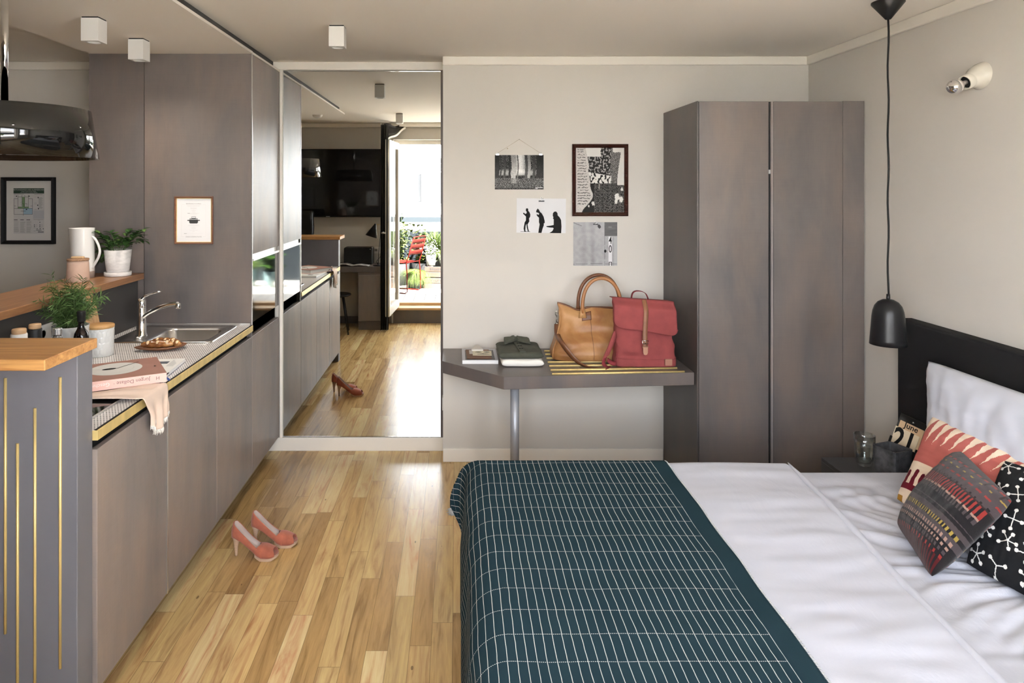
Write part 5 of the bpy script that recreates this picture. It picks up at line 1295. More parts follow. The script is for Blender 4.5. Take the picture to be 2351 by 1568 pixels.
def collage(u, v):
    x, y = u, v; f1 = nz(x*50, y*70, 2); f2 = nz(x*120, y*160, 3); W = (.62, .61, .58, 1); K = (.018, .017, .016, 1)
    edge = .30+.06*math.sin(y*5+1)+.03*nz(0, y*9, 1)+(.02 if y > .45 else -.22*sm(.25, .0, y))-.10*sm(.8, 1, y)
    if x < edge:
        t = math.sin(y*150+nz(x*20, y*20)*2.0); return (.10, .095, .09, 1) if (t > .55 and .04 < x < edge-.05 and nz(x*30, y*60, 8) > -.25 and y > .12) else ((.40, .38, .36, 1) if f1 > .15 else (.50, .475, .45, 1))
    if y > .86 and x < .52+.03*nz(y*9, 2) : return W
    if x > .90-.05*math.sin(y*4) and y > .42 or (x > .76 and y > .93+.03*nz(x*9, 1)): return W
    if .45 < y < .62-.22*(x-.3)*.6 and x < .73: return W if nz(x*22, y*22, 5) > -.12 else K
    if y > .5 and x < .70+.05*(y-.5): return K if nz(x*34, y*34, 7) < .12 else (.30, .29, .28, 1)
    if y > .45: return (.25, .24, .23, 1) if f2 > .02 else K
    for bx_, by_, br in ((.85, .24, .05), (.93, .20, .04), (.95, .36, .025), (.83, .17, .03), (.36, .14, .028), (.27, .10, .016)):
        if math.hypot(x-bx_+.02*f1, (y-by_)*.9+.02*f2) < br: return W
    if abs(x-.48) < .006 and .36 < y < .45: return W
    return (.16, .155, .15, 1) if (f2 > .16 and x > .38) else K
w = MB(); pn.paint(w, .022, .022, w_-.022, h_-.022, .006, 130, 180, collage); build('print', w, PAINTG, fc_, fix=False)
w = MB(); pn.rect(w, .0225, .0225, w_-.0225, h_-.0225, .0015); build('backing', w, PAPER, fc_, fix=False)
# three figures
sil = thing('figures_print', 'white print with three dark standing figures held by a bulldog clip', 'picture', wp(1243, 536, .004))
pn = Pan(wp(1185.5, 534, .0015), (1, 0, -.012), (.012, 0, 1)); w_, h_ = 113*PW/F, 79*PW/F
K2 = (.012, .012, .012, 1)
w = MB(); pn.rect(w, 0, 0, w_, h_, 0, 0, (.70, .70, .71, 1))
def fig(pts, col=K2): pn.poly(w, [(x*w_, y*h_) for x, y in pts], .0006, 0, col)
fig([(.16, .03), (.145, .12), (.165, .30), (.19, .36), (.19, .47), (.17, .50), (.135, .545), (.13, .58), (.155, .575), (.175, .545), (.205, .57), (.20, .62), (.185, .64), (.19, .70), (.215, .715), (.235, .69), (.235, .64), (.26, .60), (.28, .53), (.275, .46), (.255, .42), (.26, .33), (.225, .24), (.24, .12), (.255, .05), (.235, .03), (.21, .15), (.20, .26), (.185, .2), (.18, .06), (.205, .03)])
fig([(.08, .025), (.28, .028), (.275, .04), (.085, .035)])
fig([(.445, .0), (.455, .12), (.47, .25), (.455, .31), (.455, .44), (.425, .48), (.405, .52), (.415, .55), (.445, .52), (.46, .56), (.435, .585), (.395, .60), (.40, .65), (.425, .71), (.455, .67), (.475, .61), (.51, .57), (.55, .47), (.57, .36), (.575, .29), (.555, .28), (.555, .22), (.53, .12), (.51, .0)])
fig([(.67, .0), (.73, .06), (.755, .13), (.745, .155), (.67, .16), (.615, .175), (.605, .20), (.635, .205), (.69, .215), (.755, .235), (.755, .40), (.735, .43), (.75, .46), (.735, .49), (.735, .57), (.76, .62), (.80, .63), (.83, .58), (.835, .515), (.875, .46), (.905, .38), (.915, .20), (.91, .0)])
build('print', w, PAINT, sil, fix=False)
bulldog(sil, wp(1243, 456).x, wp(1243, 461).z, .002)
# grey wall photo with numerals
nu_ = thing('numerals_print', 'grey square photo of a wall with the digits 4 0 held by a bulldog clip', 'picture', wp(1366, 610, .004))
pn, w_, h_ = panel(1316, 610, 1417, 510, .0015)
def conc(u, v):
    g = .36+.05*nz(u*3, v*2, 1)+.05*nz(u*12, v*12, 2)+.025*nz(u*50, v*50, 3)-.07*math.exp(-((u-.44)/.05)**2)-.05*math.exp(-((u-.24)/.06)**2)
    if u > .71 and v > .68+.01*nz(u*30, 1): g = .115+.03*nz(u*4, v*20, 4)
    elif u > .93: g = .42
    if abs(u-.715-.006*nz(0, v*12)) < .004 and v < .7: g *= .45
    if .80 < u < .885 and v < .67: g = .66
    if math.hypot((u-.727)/.026, (v-.335)/.036) < 1: g = .02
    if math.hypot((u-.58-.2*(.95-v))/.035, (v-.90)/.045) < 1 and u > .54: g = .05
    if abs(v-.035-.012*math.sin(u*3)) < .004: g = .1
    if abs(v-.99+u*.4) < .006 and u < .2: g = .12
    if .80 < u < .87 and abs(v-.885) < .006: g = .35
    g = max(.01, g); return (g, g, g*1.02, 1)
w = MB(); pn.paint(w, 0, 0, w_, h_, .0006, 110, 110, conc); pn.rect(w, 0, 0, w_, h_, 0)
for ch, yb in (('4', .505), ('0', .305), ('0', -.035)):
    if yb > 0: w.text(ch, .20*h_*1.20, lambda x, y: pn.p(w_*.842+x*.62, h_*yb+y, .0012), 1, 'CENTER', bold=.0006)
pn.rect(w, w_*.808, 0, w_*.824, h_*.085, .0012, 1); pn.rect(w, w_*.862, 0, w_*.878, h_*.085, .0012, 1); pn.rect(w, w_*.808, h_*.075, w_*.878, h_*.09, .0012, 1)
build('print', w, [PAINT, BLACKM], nu_, fix=False)
bulldog(nu_, wp(1367, 510).x, wp(1367, 514).z, .002, .85)

# ---------------------------------------------------------------- recipe print on the tall cabinet, escape plan on the hall wall
DP = 3.868
def dp(px, py): return at(px, py, DP)
rc = thing('recipe_print', 'cooking plate instructions with a pot drawing in a thin brown frame', 'picture', dp(446, 560))
o = dp(402, 560); o.y = DP-.001; pn = Pan(o, (1, 0, 0), (0, 0, 1)); w_, h_ = 88*DP/F, 109*DP/F
frame(rc, pn, w_, h_, .0095, .014, woodm('brown_frame_wood', (.10, .04, .02, 1), (.20, .085, .04, 1), 0, .4))
w = MB()
for a, b_, cc_, dd in ((.0095, .0095, w_-.0095, .0125), (.0095, h_-.0125, w_-.0095, h_-.0095), (.0095, .0095, .0125, h_-.0095), (w_-.0125, .0095, w_-.0095, h_-.0095)): pn.box(w, a, b_, cc_, dd, .0005, .005)
build('gilt_slip', w, BRASS, rc)
w = MB(); i0, j0, iw, ih = .0125, .0125, w_-.025, h_-.025
pn.rect(w, i0, j0, i0+iw, j0+ih, .003, 0)
def bar(x, y, ww, hh, mi=1): pn.rect(w, i0+iw*(x-ww/2), j0+ih*(y-hh/2), i0+iw*(x+ww/2), j0+ih*(y+hh/2), .0034, mi)
def tx(s_, size, y, mi=2): w.text(s_, size, lambda x, yy: pn.p(i0+iw*.49+x, j0+ih*y+yy, .0034), mi, 'CENTER')
tx('BEDIENUNG KOCHFELD', .0078, .872); tx('USAGE COOKING PLATES', .0078, .105)
for y, ww in ((.84, .42), (.825, .36), (.79, .20), (.775, .18), (.765, .2), (.745, .03), (.725, .14), (.705, .08), (.685, .1), (.66, .34), (.645, .24), (.385, .3), (.37, .36), (.345, .08), (.325, .15), (.31, .13), (.285, .03), (.265, .24), (.24, .06)): bar(.49, y, ww, .004)
bar(.345, .66, .07, .006, 3); bar(.25, .192, .08, .007, 3); bar(.50, .192, .52, .0025)
for x in (.135, .845): bar(x, .49, .003, .74)
for x in (.18, .80): bar(x, .862, .08, .003); bar(x, .118, .08, .003)
bar(.49, .478, .26, .075, 3); bar(.49, .435, .22, .02, 3); bar(.335, .497, .06, .022, 3); bar(.645, .497, .06, .022, 3); bar(.49, .535, .24, .014, 3); bar(.49, .541, .12, .02, 3)
bar(.43, .565, .008, .035, 3); bar(.55, .565, .008, .035, 3); bar(.49, .58, .12, .007, 3)
build('print', w, [PAPER, P('faint_print', (.55, .55, .55, 1), .6), P('grey_type', (.18, .18, .18, 1), .6), P('charcoal_print', (.035, .035, .035, 1), .6)], rc, fix=False)
DH = YM
ep = thing('escape_plan', 'green and white escape route plan in a wide black frame', 'picture', at(70, 560, DH))
o = at(8, 560, DH); o.y = DH-.001; pn = Pan(o, (1, 0, 0), (0, 0, 1)); w_, h_ = 121*DH/F, 153*DH/F
frame(ep, pn, w_, h_, .024, .035, BLACKM)
w = MB(); pn.rect(w, .022, .022, w_-.022, h_-.022, .006, 0); build('passepartout', w, P('mount_board', (.60, .58, .55, 1), .8), ep, fix=False)
w = MB(); X0, Y0, X1, Y1 = w_*.205, h_*.155, w_*.785, h_*.835
pn.rect(w, X0, Y0, X1, Y1, .0064, 0)
def q(x0, y0, x1, y1, mi, d=.0068): pn.rect(w, lerp(X0, X1, x0), lerp(Y1, Y0, y0), lerp(X0, X1, x1), lerp(Y1, Y0, y1), d, mi)
q(0, 0, 1, .115, 1)
def et(s_, size, y, mi, x=.5): w.text(s_, size, lambda a, b: pn.p(lerp(X0, X1, x)+a, lerp(Y1, Y0, y)+b, .0072), mi, 'CENTER')
et('RETTUNGSWEGE UND ALARMZEICHEN', .0113, .046, 0); et('Escape routes and alarm signals', .0075, .075, 0); et('Voies de secours et signaux d\'alarme', .0075, .102, 0)
q(.01, .125, .34, .135, 4)
q(.28, .19, .37, .41, 2); q(.14, .41, .50, .445, 2); q(.33, .44, .62, .575, 3)
def ln(x0, y0, x1, y1): q(x0-.004, y0-.003, x1+.004, y1+.003, 5, .0074)
for a in ((.02, .23, .02, .575), (.02, .23, .15, .23), (.15, .15, .15, .44), (.15, .19, .28, .19), (.28, .15, .28, .30), (.37, .15, .37, .44), (.37, .19, .49, .19), (.49, .15, .49, .41), (.49, .23, .62, .23), (.62, .23, .62, .575), (.02, .445, .62, .445), (.02, .575, .62, .575), (.325, .44, .325, .60), (.24, .31, .30, .31), (.26, .34, .26, .41), (.33, .34, .33, .41), (.26, .34, .33, .34), (.15, .41, .26, .41), (.37, .41, .49, .41), (.24, .50, .40, .50), (.38, .34, .44, .34), (.44, .34, .44, .40), (.02, .39, .08, .39), (.56, .39, .62, .39)): ln(*a)
for a in ((.08, .165, .12, .185), (.49, .165, .53, .185), (.40, .455, .45, .475)): q(*a, 5, .0076)
q(.64, .12, 1, .48, 4, .0066); q(.643, .123, .997, .477, 0, .007)
for k in range(24): q(.82, .20+k*.0105, .82+R.uniform(.08, .16), .205+k*.0105, 4, .0074)
for y in (.13, .14, .19, .32, .345, .46): q(.68, y, .95 if y < .15 else .76, y+.006, 4, .0074)
for x, y in ((.79, .19), (.78, .36), (.80, .435)): q(x, y, x+.028, y+.028, 5, .0076)
q(.64, .49, 1, .67, 6, .0066)
for col_ in range(3):
    x = .015+col_*.205
    q(x, .69, x+.12, .702, 5, .0074)
    for k in range(22):
        if R.random() < .85: q(x, .725+k*.0118, x+R.uniform(.11, .185), .7295+k*.0118, 4, .0074)
q(.65, .685, .98, .694, 4, .0074)
for x, y in ((.85, .74), (.67, .80), (.85, .80), (.67, .835), (.85, .835), (.76, .885), (.86, .885), (.96, .885)): q(x, y, x+.025, y+.018, 5, .0076)
for x, y in ((.71, .805), (.89, .805), (.71, .84), (.89, .84), (.80, .70), (.66, .87), (.85, .87), (.66, .94), (.80, .94)): q(x, y, x+.07, y+.006, 4, .0074)
q(.74, .918, .92, .926, 5, .0076); q(.80, .955, .99, .968, 5, .0076)
build('plan', w, [P('plan_paper', (.50, .49, .48, 1), .7), P('dark_green_print', (.012, .035, .02, 1), .6), P('route_green', (.16, .25, .13, 1), .6), P('room_blue', (.28, .40, .50, 1), .6), P('plan_grey_print', (.26, .25, .24, 1), .6), BLACKM, P('plan_grey_field', (.40, .40, .42, 1), .6)], ep, fix=False)
# ---------------------------------------------------------------- window wall side of the room (seen in the mirror)
tv = thing('television', 'large black flat television on the window wall above the desk', 'television', (-1.6, .38, 1.355))
build('casing', MB().box(-2.36, -.863, .335, .372, 1.355, 2.213), BLACKM, tv, bevel=.004)
build('screen', MB().box(-2.352, -.871, .372, .376, 1.375, 2.205), BLACKG, tv)
build('logo', MB().box(-1.635, -1.585, .3755, .3765, 1.361, 1.367), ALU, tv)
build('wall_bracket', MB().box(-1.9, -1.3, YF+.001, .335, 1.6, 1.9), BLACKM, tv)
dk = thing('desk', 'grey brown wall desk with a drawer pedestal under the television', 'desk', (-1.6, .47, 0))
build('top', MB().box(-2.6, -.905, YF+.002, .68, .70, .77), STAIN, dk, bevel=.002, seg=1)
build('pedestal', MB().box(-1.19, -.908, YF+.02, .662, .105, .70), STAINL, dk, bevel=.002, seg=1)
build('drawer_front', MB().box(-1.184, -.914, .662, .676, .11, .665), STAINL, dk, bevel=.002, seg=1)
build('plinth', MB().box(-1.184, -.914, YF+.02, .668, 0, .105), STAIN, dk)
build('side_panel', MB().box(-2.6, -2.56, YF+.02, .67, 0, .70), STAIN, dk)
so = thing('stool', 'black wooden stool with splayed legs at the desk', 'stool', (-1.42, .84, 0))
build('seat', MB().lathe([(0, .44), (.15, .44), (.175, .452), (.17, .463), (.10, .458), (0, .455)], -1.42, .84, 32), BLACKS, so)
for a in (.6, 2.2, 3.8, 5.4): build('leg', MB().tube([(-1.42+.10*math.cos(a), .84+.10*math.sin(a), .445), (-1.42+.19*math.cos(a), .84+.19*math.sin(a), 0)], [.014, .010], 10), BLACKS, so)
sp_ = thing('speaker', 'black boxy speaker on the desk below the television', 'speaker', (-1.21, .42, .7705))
build('cabinet', MB().box(-1.392, -1.036, .30, .50, .7705, .985), BLACKM, sp_, bevel=.02, seg=3)
build('grille', MB().box(-1.380, -1.048, .499, .506, .785, .972), P('speaker_cloth', (.01, .01, .01, 1), .95), sp_)
build('badge', MB().lathe([(0, 0), (.006, 0), (.006, .002), (0, .002)], 0, 0, 12, mat=axis_mat(Vector((-1.062, .506, .965)), Vector((0, 1, 0)))), ALU, sp_)
mz = thing('magazine', 'open glossy magazine lying on the desk in front of the speaker', 'magazine', (-1.28, .58, .7705))
w = MB()
w.grid(lambda u, v: (-1.46+.40*u, lerp(.52, .665, v)+.02*u, .771+.004+.016*math.sin(min(1, abs(u-.48)*2.1)*PI)*(1.4 if u < .48 else .7)), 24, 6)
build('pages', w, P('magazine_print', (.42, .41, .40, 1), .3, var=(14, .9, U3)), mz, solid=.004)
la = thing('desk_lamp', 'black cone desk lamp on a thin stand beside the curtain', 'lamp', (-.915, .44, .7705))
build('base', MB().lathe([(0, .7705), (.06, .7705), (.06, .778), (.008, .784), (0, .784)], -.955, .60, 28), BLACKS, la)
build('pole', MB().tube([(-.955, .60, .78), (-.935, .60, 1.05), (-.915, .60, 1.27)], .0045, 8), BLACKS, la)
build('arm', MB().tube([(-.87, .60, 1.272), (-.94, .60, 1.273), (-.985, .60, 1.28)], .0035, 8), BRASS, la)
d_ = (Vector((-1.035, .61, 1.12))-Vector((-.985, .60, 1.28))).normalized()
build('shade', MB().lathe([(.012, 0), (.014, .012), (.078, .165), (.075, .165), (.011, .014)], 0, 0, 36, mat=axis_mat(Vector((-.985, .60, 1.285)), d_)), BLACKS, la)
build('cable', MB().tube([(-.955, .57, .776), (-1.0, .40, .80), (-.96, .30, .85), (-.935, YF+.012, .93)], .003, 6), BLACKM, la)
t = thing('wall_socket', 'white double socket on the wall behind the desk lamp', 'socket', (-.98, YF, .89))
build('plate', MB().box(-1.06, -.90, YF, YF+.008, .888, .972), WHITE, t, bevel=.002)
for xx in (-1.02, -.94): build('socket_well', MB().lathe([(.0205, 0), (.0205, .0025), (.018, .0025), (.017, -.004), (0, -.004)], 0, 0, 24, mat=axis_mat(Vector((xx, YF+.008, .93)), Vector((0, 1, 0)))), DARKG if xx > -1 else WHITE, t)
# office chair behind the bar
oc = thing('office_chair', 'black glossy leather high-back chair behind the bar', 'chair', (-1.93, 1.02, 0))
LB = P('black_leather', (.010, .010, .010, 1), .22, bump=(40, .1, U3))
w = MB(); w.grid(lambda u, v: (-1.93+(u-.5)*.46*(1-.12*v), .83-.10*v-.05*math.cos((u-.5)*PI)+.012*math.sin(v*22), .52+.92*v), 22, 40); build('backrest', w, LB, oc, solid=.06)
build('seat', MB().box(-2.16, -1.70, .82, 1.28, .44, .53), LB, oc, bevel=.035, seg=3)
build('column', MB().tube([(-1.93, 1.04, .09), (-1.93, 1.04, .44)], .025, 14), CHROME, oc)
for k in range(5):
    a = 2*PI*k/5+.3; build('foot', MB().tube([(-1.93, 1.04, .09), (-1.93+.28*math.cos(a), 1.04+.28*math.sin(a), .05)], [.022, .014], 10), CHROME, oc)
    build('caster', MB().ball((-1.93+.28*math.cos(a), 1.04+.28*math.sin(a), .027), .027, 0, 12), BLACKM, oc)
# balcony door leaf
lf = tag(thing('door_1', 'open glazed balcony door leaf seen edge on in the mirror', 'door', (-.75, .2, .21)), kind='structure')
pn = Pan((-.748, .225, .212), (-.055, .74, 0), (0, 0, 1)); LW, LH = .74, 2.08
DW = P('door_white', (.66, .63, .55, 1), .4)
w = MB()
for a in ((0, 0, .085, LH), (LW-.085, 0, LW, LH)): pn.box(w, *a, -.025, .025)
pn.box(w, .085, 0, LW-.085, .10, -.025, .025); pn.box(w, .085, LH-.085, LW-.085, LH, -.025, .025)
build('leaf_frame', w, DW, lf, bevel=.003)
w = MB(); pn.box(w, LW, 0, LW+.006, LH, -.012, .004); build('gasket', w, BLACKM, lf)
w = MB()
for q in range(4): pn.box(w, LW+.001, .12+q*.5, LW+.008, .30+q*.5, .006, .016)
build('lock_strip', w, ALU, lf)
w = MB(); pn.box(w, .085, .10, LW-.085, LH-.085, -.004, .004); build('glass_pane', w, WGLASS, lf)
h0 = pn.p(LW-.045, .98, -.025); w = MB(); w.tube([h0, h0-pn.n*.05, h0-pn.n*.05-pn.r*.11], .009, 10); build('handle', w, ALU, lf)
# curtain
CUR = P('dark_brown_curtain', (.020, .016, .014, 1), .9, var=(12, .25, (1, 1, .05)))
cu = thing('curtain', 'dark brown curtain gathered beside the balcony door', 'curtain', (-.86, .735, .01))
w = MB(); w.grid(lambda u, v: (-.905+.088*u+.008*(1-v)*(u-.5)*(1+math.sin(v*3)), .735+.030*math.sin(u*2*PI*4)*(.6+.4*(1-v)), .012+2.47*v), 80, 40); build('drop', w, CUR, cu, solid=.003)
w = MB(); w.grid(lambda u, v: (-.855+.20*u-.02*v, .62-.35*u+.05*math.sin(v*7)*.4, 2.30+.205*v+.155*u*(1-v)*1.2+.012*math.sin(u*9)), 20, 14); build('bunch', w, CUR, cu, solid=.006)
w = MB(); w.grid(lambda u, v: (-.855+.215*u, .63-.35*u+.012*v, 2.30+.155*u*1.2-.018+.024*v+.012*math.sin(u*9)), 20, 3); tag(build('lining', w, CREAM, cu, solid=.004), 'cream lining of the curtain')

# ---------------------------------------------------------------- balcony
DKZ = .20
def deck_mat():
    s = NT('larch_decking'); s.par(.7, 0, .3)
    g = s.n('ShaderNodeNewGeometry'); sp = s.n('ShaderNodeSeparateXYZ'); s.set(sp.inputs[0], g.outputs['Position'])
    a = s.math('DIVIDE', sp.outputs[0], .145); fx = s.math('FRACT', a); row = s.math('FLOOR', a)
    wn = s.n('ShaderNodeTexWhiteNoise', noise_dimensions='1D'); s.set(wn.inputs['W'], row)
    f = s.noise(s.coord('Object', (30, 2, 1)), 1.5, 5)
    c1 = s.ramp(f, [(.3, (.50, .46, .41, 1)), (.7, (.62, .58, .52, 1))])
    c1 = s.mix(s.math('MULTIPLY', wn.outputs[0], .3), c1, (.40, .35, .30, 1))
    s.base(s.mix(s.math('LESS_THAN', fx, .05), c1, (.03, .022, .016, 1))); return s.m
struct('deck', MB().box(-3.2, 3.2, -2.2, -.10, .10, DKZ), deck_mat(), 'pale larch balcony decking outside the door', 'deck')
struct('wall_balcony', MB().box(-3.3, -3.2, -2.2, -.1, 0, 2.6), P('render_white', (.62, .60, .57, 1), .9), 'pale side wall of the balcony', 'wall')
rl = thing('balcony_railing', 'dark grey balcony railing with a solid lower panel', 'railing', (0, -2.12, DKZ))
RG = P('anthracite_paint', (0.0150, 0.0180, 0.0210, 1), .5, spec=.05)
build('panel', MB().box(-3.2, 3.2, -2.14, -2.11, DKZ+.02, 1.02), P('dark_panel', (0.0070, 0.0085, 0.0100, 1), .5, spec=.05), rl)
build('top_rail', MB().box(-3.2, 3.2, -2.16, -2.09, 1.17, 1.255), RG, rl, bevel=.004)
for x in (-3, -1.5, 0, 1.5, 3): build('post', MB().box(x-.02, x+.02, -2.145, -2.105, DKZ, 1.17), RG, rl)
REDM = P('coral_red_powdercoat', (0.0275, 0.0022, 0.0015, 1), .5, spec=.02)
def bchair(x, y, rz, lab):
    t = thing('garden_chair', lab, 'chair', (x, y, DKZ), rz, group='red metal garden chairs'); r = .0085
    for s_ in (-1, 1):
        yy = .20*s_
        build('leg_frame', MB().tube([(.40, yy*.95, .445), (.425, yy*.98, .23), (.44, yy, .03), (.425, yy, .010), (.05, yy, .010), (.015, yy, .03), (.02, yy*.97, .30), (.035, yy*.95, .44), (-.005, yy*.95, .55), (-.075, yy*.92, .79)], r, 10), REDM, t, local=True)
    build('top_rail', MB().tube([(-.075, .184, .79), (-.080, .165, .815), (-.082, 0, .820), (-.080, -.165, .815), (-.075, -.184, .79)], r, 10), REDM, t, local=True)
    for z0, z1 in ((.56, .625), (.645, .71), (.725, .785)):
        def sl(u, v, z0=z0, z1=z1): z = lerp(z0, z1, v); return (-.005-.07*(z-.55)/.24-.018*math.cos((u-.5)*PI), (u-.5)*.376, z)
        w = MB(); w.grid(sl, 12, 2); build('back_slat', w, REDM, t, local=True, solid=.003)
    for k in range(6): build('seat_slat', MB().box(.03, .41, -.185+k*.0625, -.185+k*.0625+.05, .440, .445), REDM, t, local=True, bevel=.002, seg=1)
    build('seat_rim', MB().tube([(.40, -.19, .445), (.41, 0, .44), (.40, .19, .445)], r, 8), REDM, t, local=True)
bchair(-.600, -1.00, math.atan2(-.44, -.9), 'coral red metal garden chair on the balcony deck by the grass pot')
bchair(-2.0, -1.25, math.atan2(.1, 1), 'second red garden chair mostly hidden behind the open door leaf')
gt = thing('garden_table', 'white metal garden table between the two red chairs', 'table', (-1.22, -1.1, DKZ))
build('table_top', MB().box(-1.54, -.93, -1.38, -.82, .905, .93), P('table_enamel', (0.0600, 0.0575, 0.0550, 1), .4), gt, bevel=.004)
for x, y in ((-1.5, -1.34), (-.97, -1.34), (-1.5, -.86), (-.97, -.86)): build('leg', MB().tube([(x, y, .905), (x, y, DKZ)], .012, 10), WHITE, gt)
def crate(x, y, z, lab, seed):
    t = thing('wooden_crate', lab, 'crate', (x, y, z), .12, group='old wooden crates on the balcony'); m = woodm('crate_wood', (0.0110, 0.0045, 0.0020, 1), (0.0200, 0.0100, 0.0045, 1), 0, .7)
    w_, d_, h = .40, .28, .165
    for k in range(2):
        for (a, b, cc, d2) in ((-w_/2, w_/2, d_/2-.012, d_/2), (-w_/2, w_/2, -d_/2, -d_/2+.012)): build('side_board', MB().box(a, b, cc, d2, .004+k*.082, .078+k*.082), m, t, local=True, bevel=.002, seg=1)
        for s_ in (-1, 1): build('end_board', MB().box(min(s_*w_/2, s_*(w_/2-.012)), max(s_*w_/2, s_*(w_/2-.012)), -d_/2+.012, d_/2-.012, .004+k*.082, .078+k*.082), m, t, local=True)
    build('bottom', MB().box(-w_/2+.012, w_/2-.012, -d_/2+.012, d_/2-.012, .0, .008), m, t, local=True)
    rs = random.Random(seed); w = MB(); x0 = -.12
    while x0 < .12: l = rs.uniform(.012, .03); w.box(x0, x0+l, d_/2, d_/2+.0008, .10+rs.uniform(0, .012), .10+rs.uniform(.03, .045)); x0 += l+.008
    build('stencil_mark', w, BLACKM, t, local=True)
crate(-.27, -1.50, DKZ, 'lower old wooden crate with dark stencil marks on the deck', 3)
crate(-.26, -1.51, DKZ+.17, 'upper old wooden crate carrying the white pots', 5)
def pot(parent, x, y, z, r0, r1, h, m):
    build('pot', MB().lathe([(0, z), (r0, z), (r0*1.02, z+.01), (r1, z+h), (r1-.008, z+h), (r1-.012, z+h-.03), (0, z+h-.03)], x, y, 32), m, parent)
def grass(parent, x, y, z, n, hmin, hmax, spread, droop, m, wd=.0028, seed=0, nm='blades', pw=1):
    g = random.Random(seed); w = MB()
    for k in range(n):
        a = g.uniform(0, 2*PI); L = g.uniform(hmin, hmax); o = Vector((x+g.uniform(-1, 1)*.05, y+g.uniform(-1, 1)*.05, z)); out = Vector((math.cos(a), math.sin(a), 0)); s_ = Vector((-out.y, out.x, 0)); sp2 = spread*g.uniform(.25, 1)**pw
        b = []
        for q in range(7):
            t = q/6; p = o+out*(sp2*t**1.2)+Vector((0, 0, L*(t-droop*t*t*g.uniform(.9, 1.1)))); ww = wd*(1-t*.9); p.z = max(p.z, DKZ+.004)
            b.append(w.add([p-s_*ww, p+s_*ww]))
        for u, v in zip(b, b[1:]): w.face([u, u+1, v+1, v], 0, True)
    return tag(build(nm, w, m, parent, fix=False), None, None, None, 'stuff')
def gm(name, a, b): s = NT(name); s.par(.7, 0, .02); s.base(s.ramp(s.noise(s.coord('Object'), 18, 2), [(.35, a), (.65, b)])); return s.m
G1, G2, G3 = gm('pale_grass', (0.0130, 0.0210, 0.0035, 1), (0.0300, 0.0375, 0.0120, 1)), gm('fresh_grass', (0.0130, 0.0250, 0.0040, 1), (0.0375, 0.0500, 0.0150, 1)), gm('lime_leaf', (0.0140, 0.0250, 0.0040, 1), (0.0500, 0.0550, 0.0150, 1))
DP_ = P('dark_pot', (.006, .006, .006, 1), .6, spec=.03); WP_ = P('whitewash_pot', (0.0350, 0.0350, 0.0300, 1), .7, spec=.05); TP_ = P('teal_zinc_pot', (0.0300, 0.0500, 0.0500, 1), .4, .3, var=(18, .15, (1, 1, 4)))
t = thing('grass_pot', 'fluffy pale green sedge grass spilling over its dark pot behind the red chair', 'plant', (-.62, -1.45, DKZ)); pot(t, -.62, -1.45, DKZ, .11, .14, .22, DP_); grass(t, -.62, -1.45, DKZ+.20, 1300, .28, .42, .36, 1.35, G1, .0022, 2)
t = thing('grass_pot', 'tall upright reed grass in a pale pot at the right of the balcony view', 'plant', (-.30, -1.78, DKZ)); pot(t, -.30, -1.78, DKZ, .13, .16, .40, WP_); grass(t, -.30, -1.78, DKZ+.38, 420, .45, 1.0, .42, .45, G2, .004, 3)
t = thing('flower_pot', 'white flowering plant in a whitewashed pot on the crate', 'plant', (-.40, -1.46, DKZ+.341)); pot(t, -.385, -1.46, DKZ+.341, .065, .085, .17, WP_); grass(t, -.385, -1.46, DKZ+.49, 60, .12, .24, .14, .3, G2, .003, 5, 'stems')
w = MB(); g = random.Random(6)
for k in range(260): w.ball((-.385+g.gauss(0, .06), -1.46+g.gauss(0, .05), DKZ+.52+abs(g.gauss(0, .10))), g.uniform(.004, .009), 0, 6)
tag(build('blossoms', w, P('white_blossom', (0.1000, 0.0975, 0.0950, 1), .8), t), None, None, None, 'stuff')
t = thing('flower_pot', 'second whitewashed pot with trailing grass on the crate', 'plant', (-.20, -1.50, DKZ+.341)); pot(t, -.20, -1.50, DKZ+.341, .07, .09, .18, WP_); grass(t, -.20, -1.50, DKZ+.50, 240, .2, .34, .26, 1.2, G1, .0025, 8)
def leafy(x, y, z, n, hmax, spread, Ls, m, seed, lab, pm, r1, ph, nm='leafy_plant'):
    t = thing(nm, lab, 'plant', (x, y, z)); pot(t, x, y, z, r1*.82, r1, ph, pm); g = random.Random(seed); w, w2 = MB(), MB()
    for k in range(n):
        a = g.uniform(0, 2*PI); top = Vector((x+spread*g.random()*math.cos(a), y+spread*g.random()*math.sin(a), z+ph+g.uniform(.3, 1)*hmax)); p0 = Vector((x+g.uniform(-.04, .04), y+g.uniform(-.04, .04), z+ph-.03))
        pts = [p0.lerp(top, q/6)+Vector((0, 0, .03*math.sin(PI*q/6))) for q in range(7)]; w2.tube(pts, .003, 5)
        for q in range(1, 7):
            for j in range(2):
                b = g.uniform(0, 2*PI); leaf(w, pts[q], Vector((math.cos(b), math.sin(b), g.uniform(-.2, .5))), Vector((0, 0, 1)), g.uniform(.6, 1)*Ls, g.uniform(.28, .4)*Ls, 0, .35)
    build('stem', w2, STEM, t); tag(build('foliage', w, m, t, fix=False), None, None, None, 'stuff')
leafy(-.90, -1.80, DKZ, 26, .78, .34, .11, G3, 4, 'yellow green broad-leaved plant against the railing behind the chair', DP_, .17, .34)
leafy(-.55, -1.86, DKZ, 22, .62, .26, .10, G3, 9, 'lime green leafy plant against the railing beside the tall grass', DP_, .15, .34)
leafy(.53, -1.50, DKZ, 20, .30, .20, .10, gm('green_leaf', (0.0040, 0.0150, 0.0025, 1), (0.0175, 0.0350, 0.0060, 1)), 14, 'green leafy plant in a teal pot reflected in the oven glass', TP_, .10, .25)
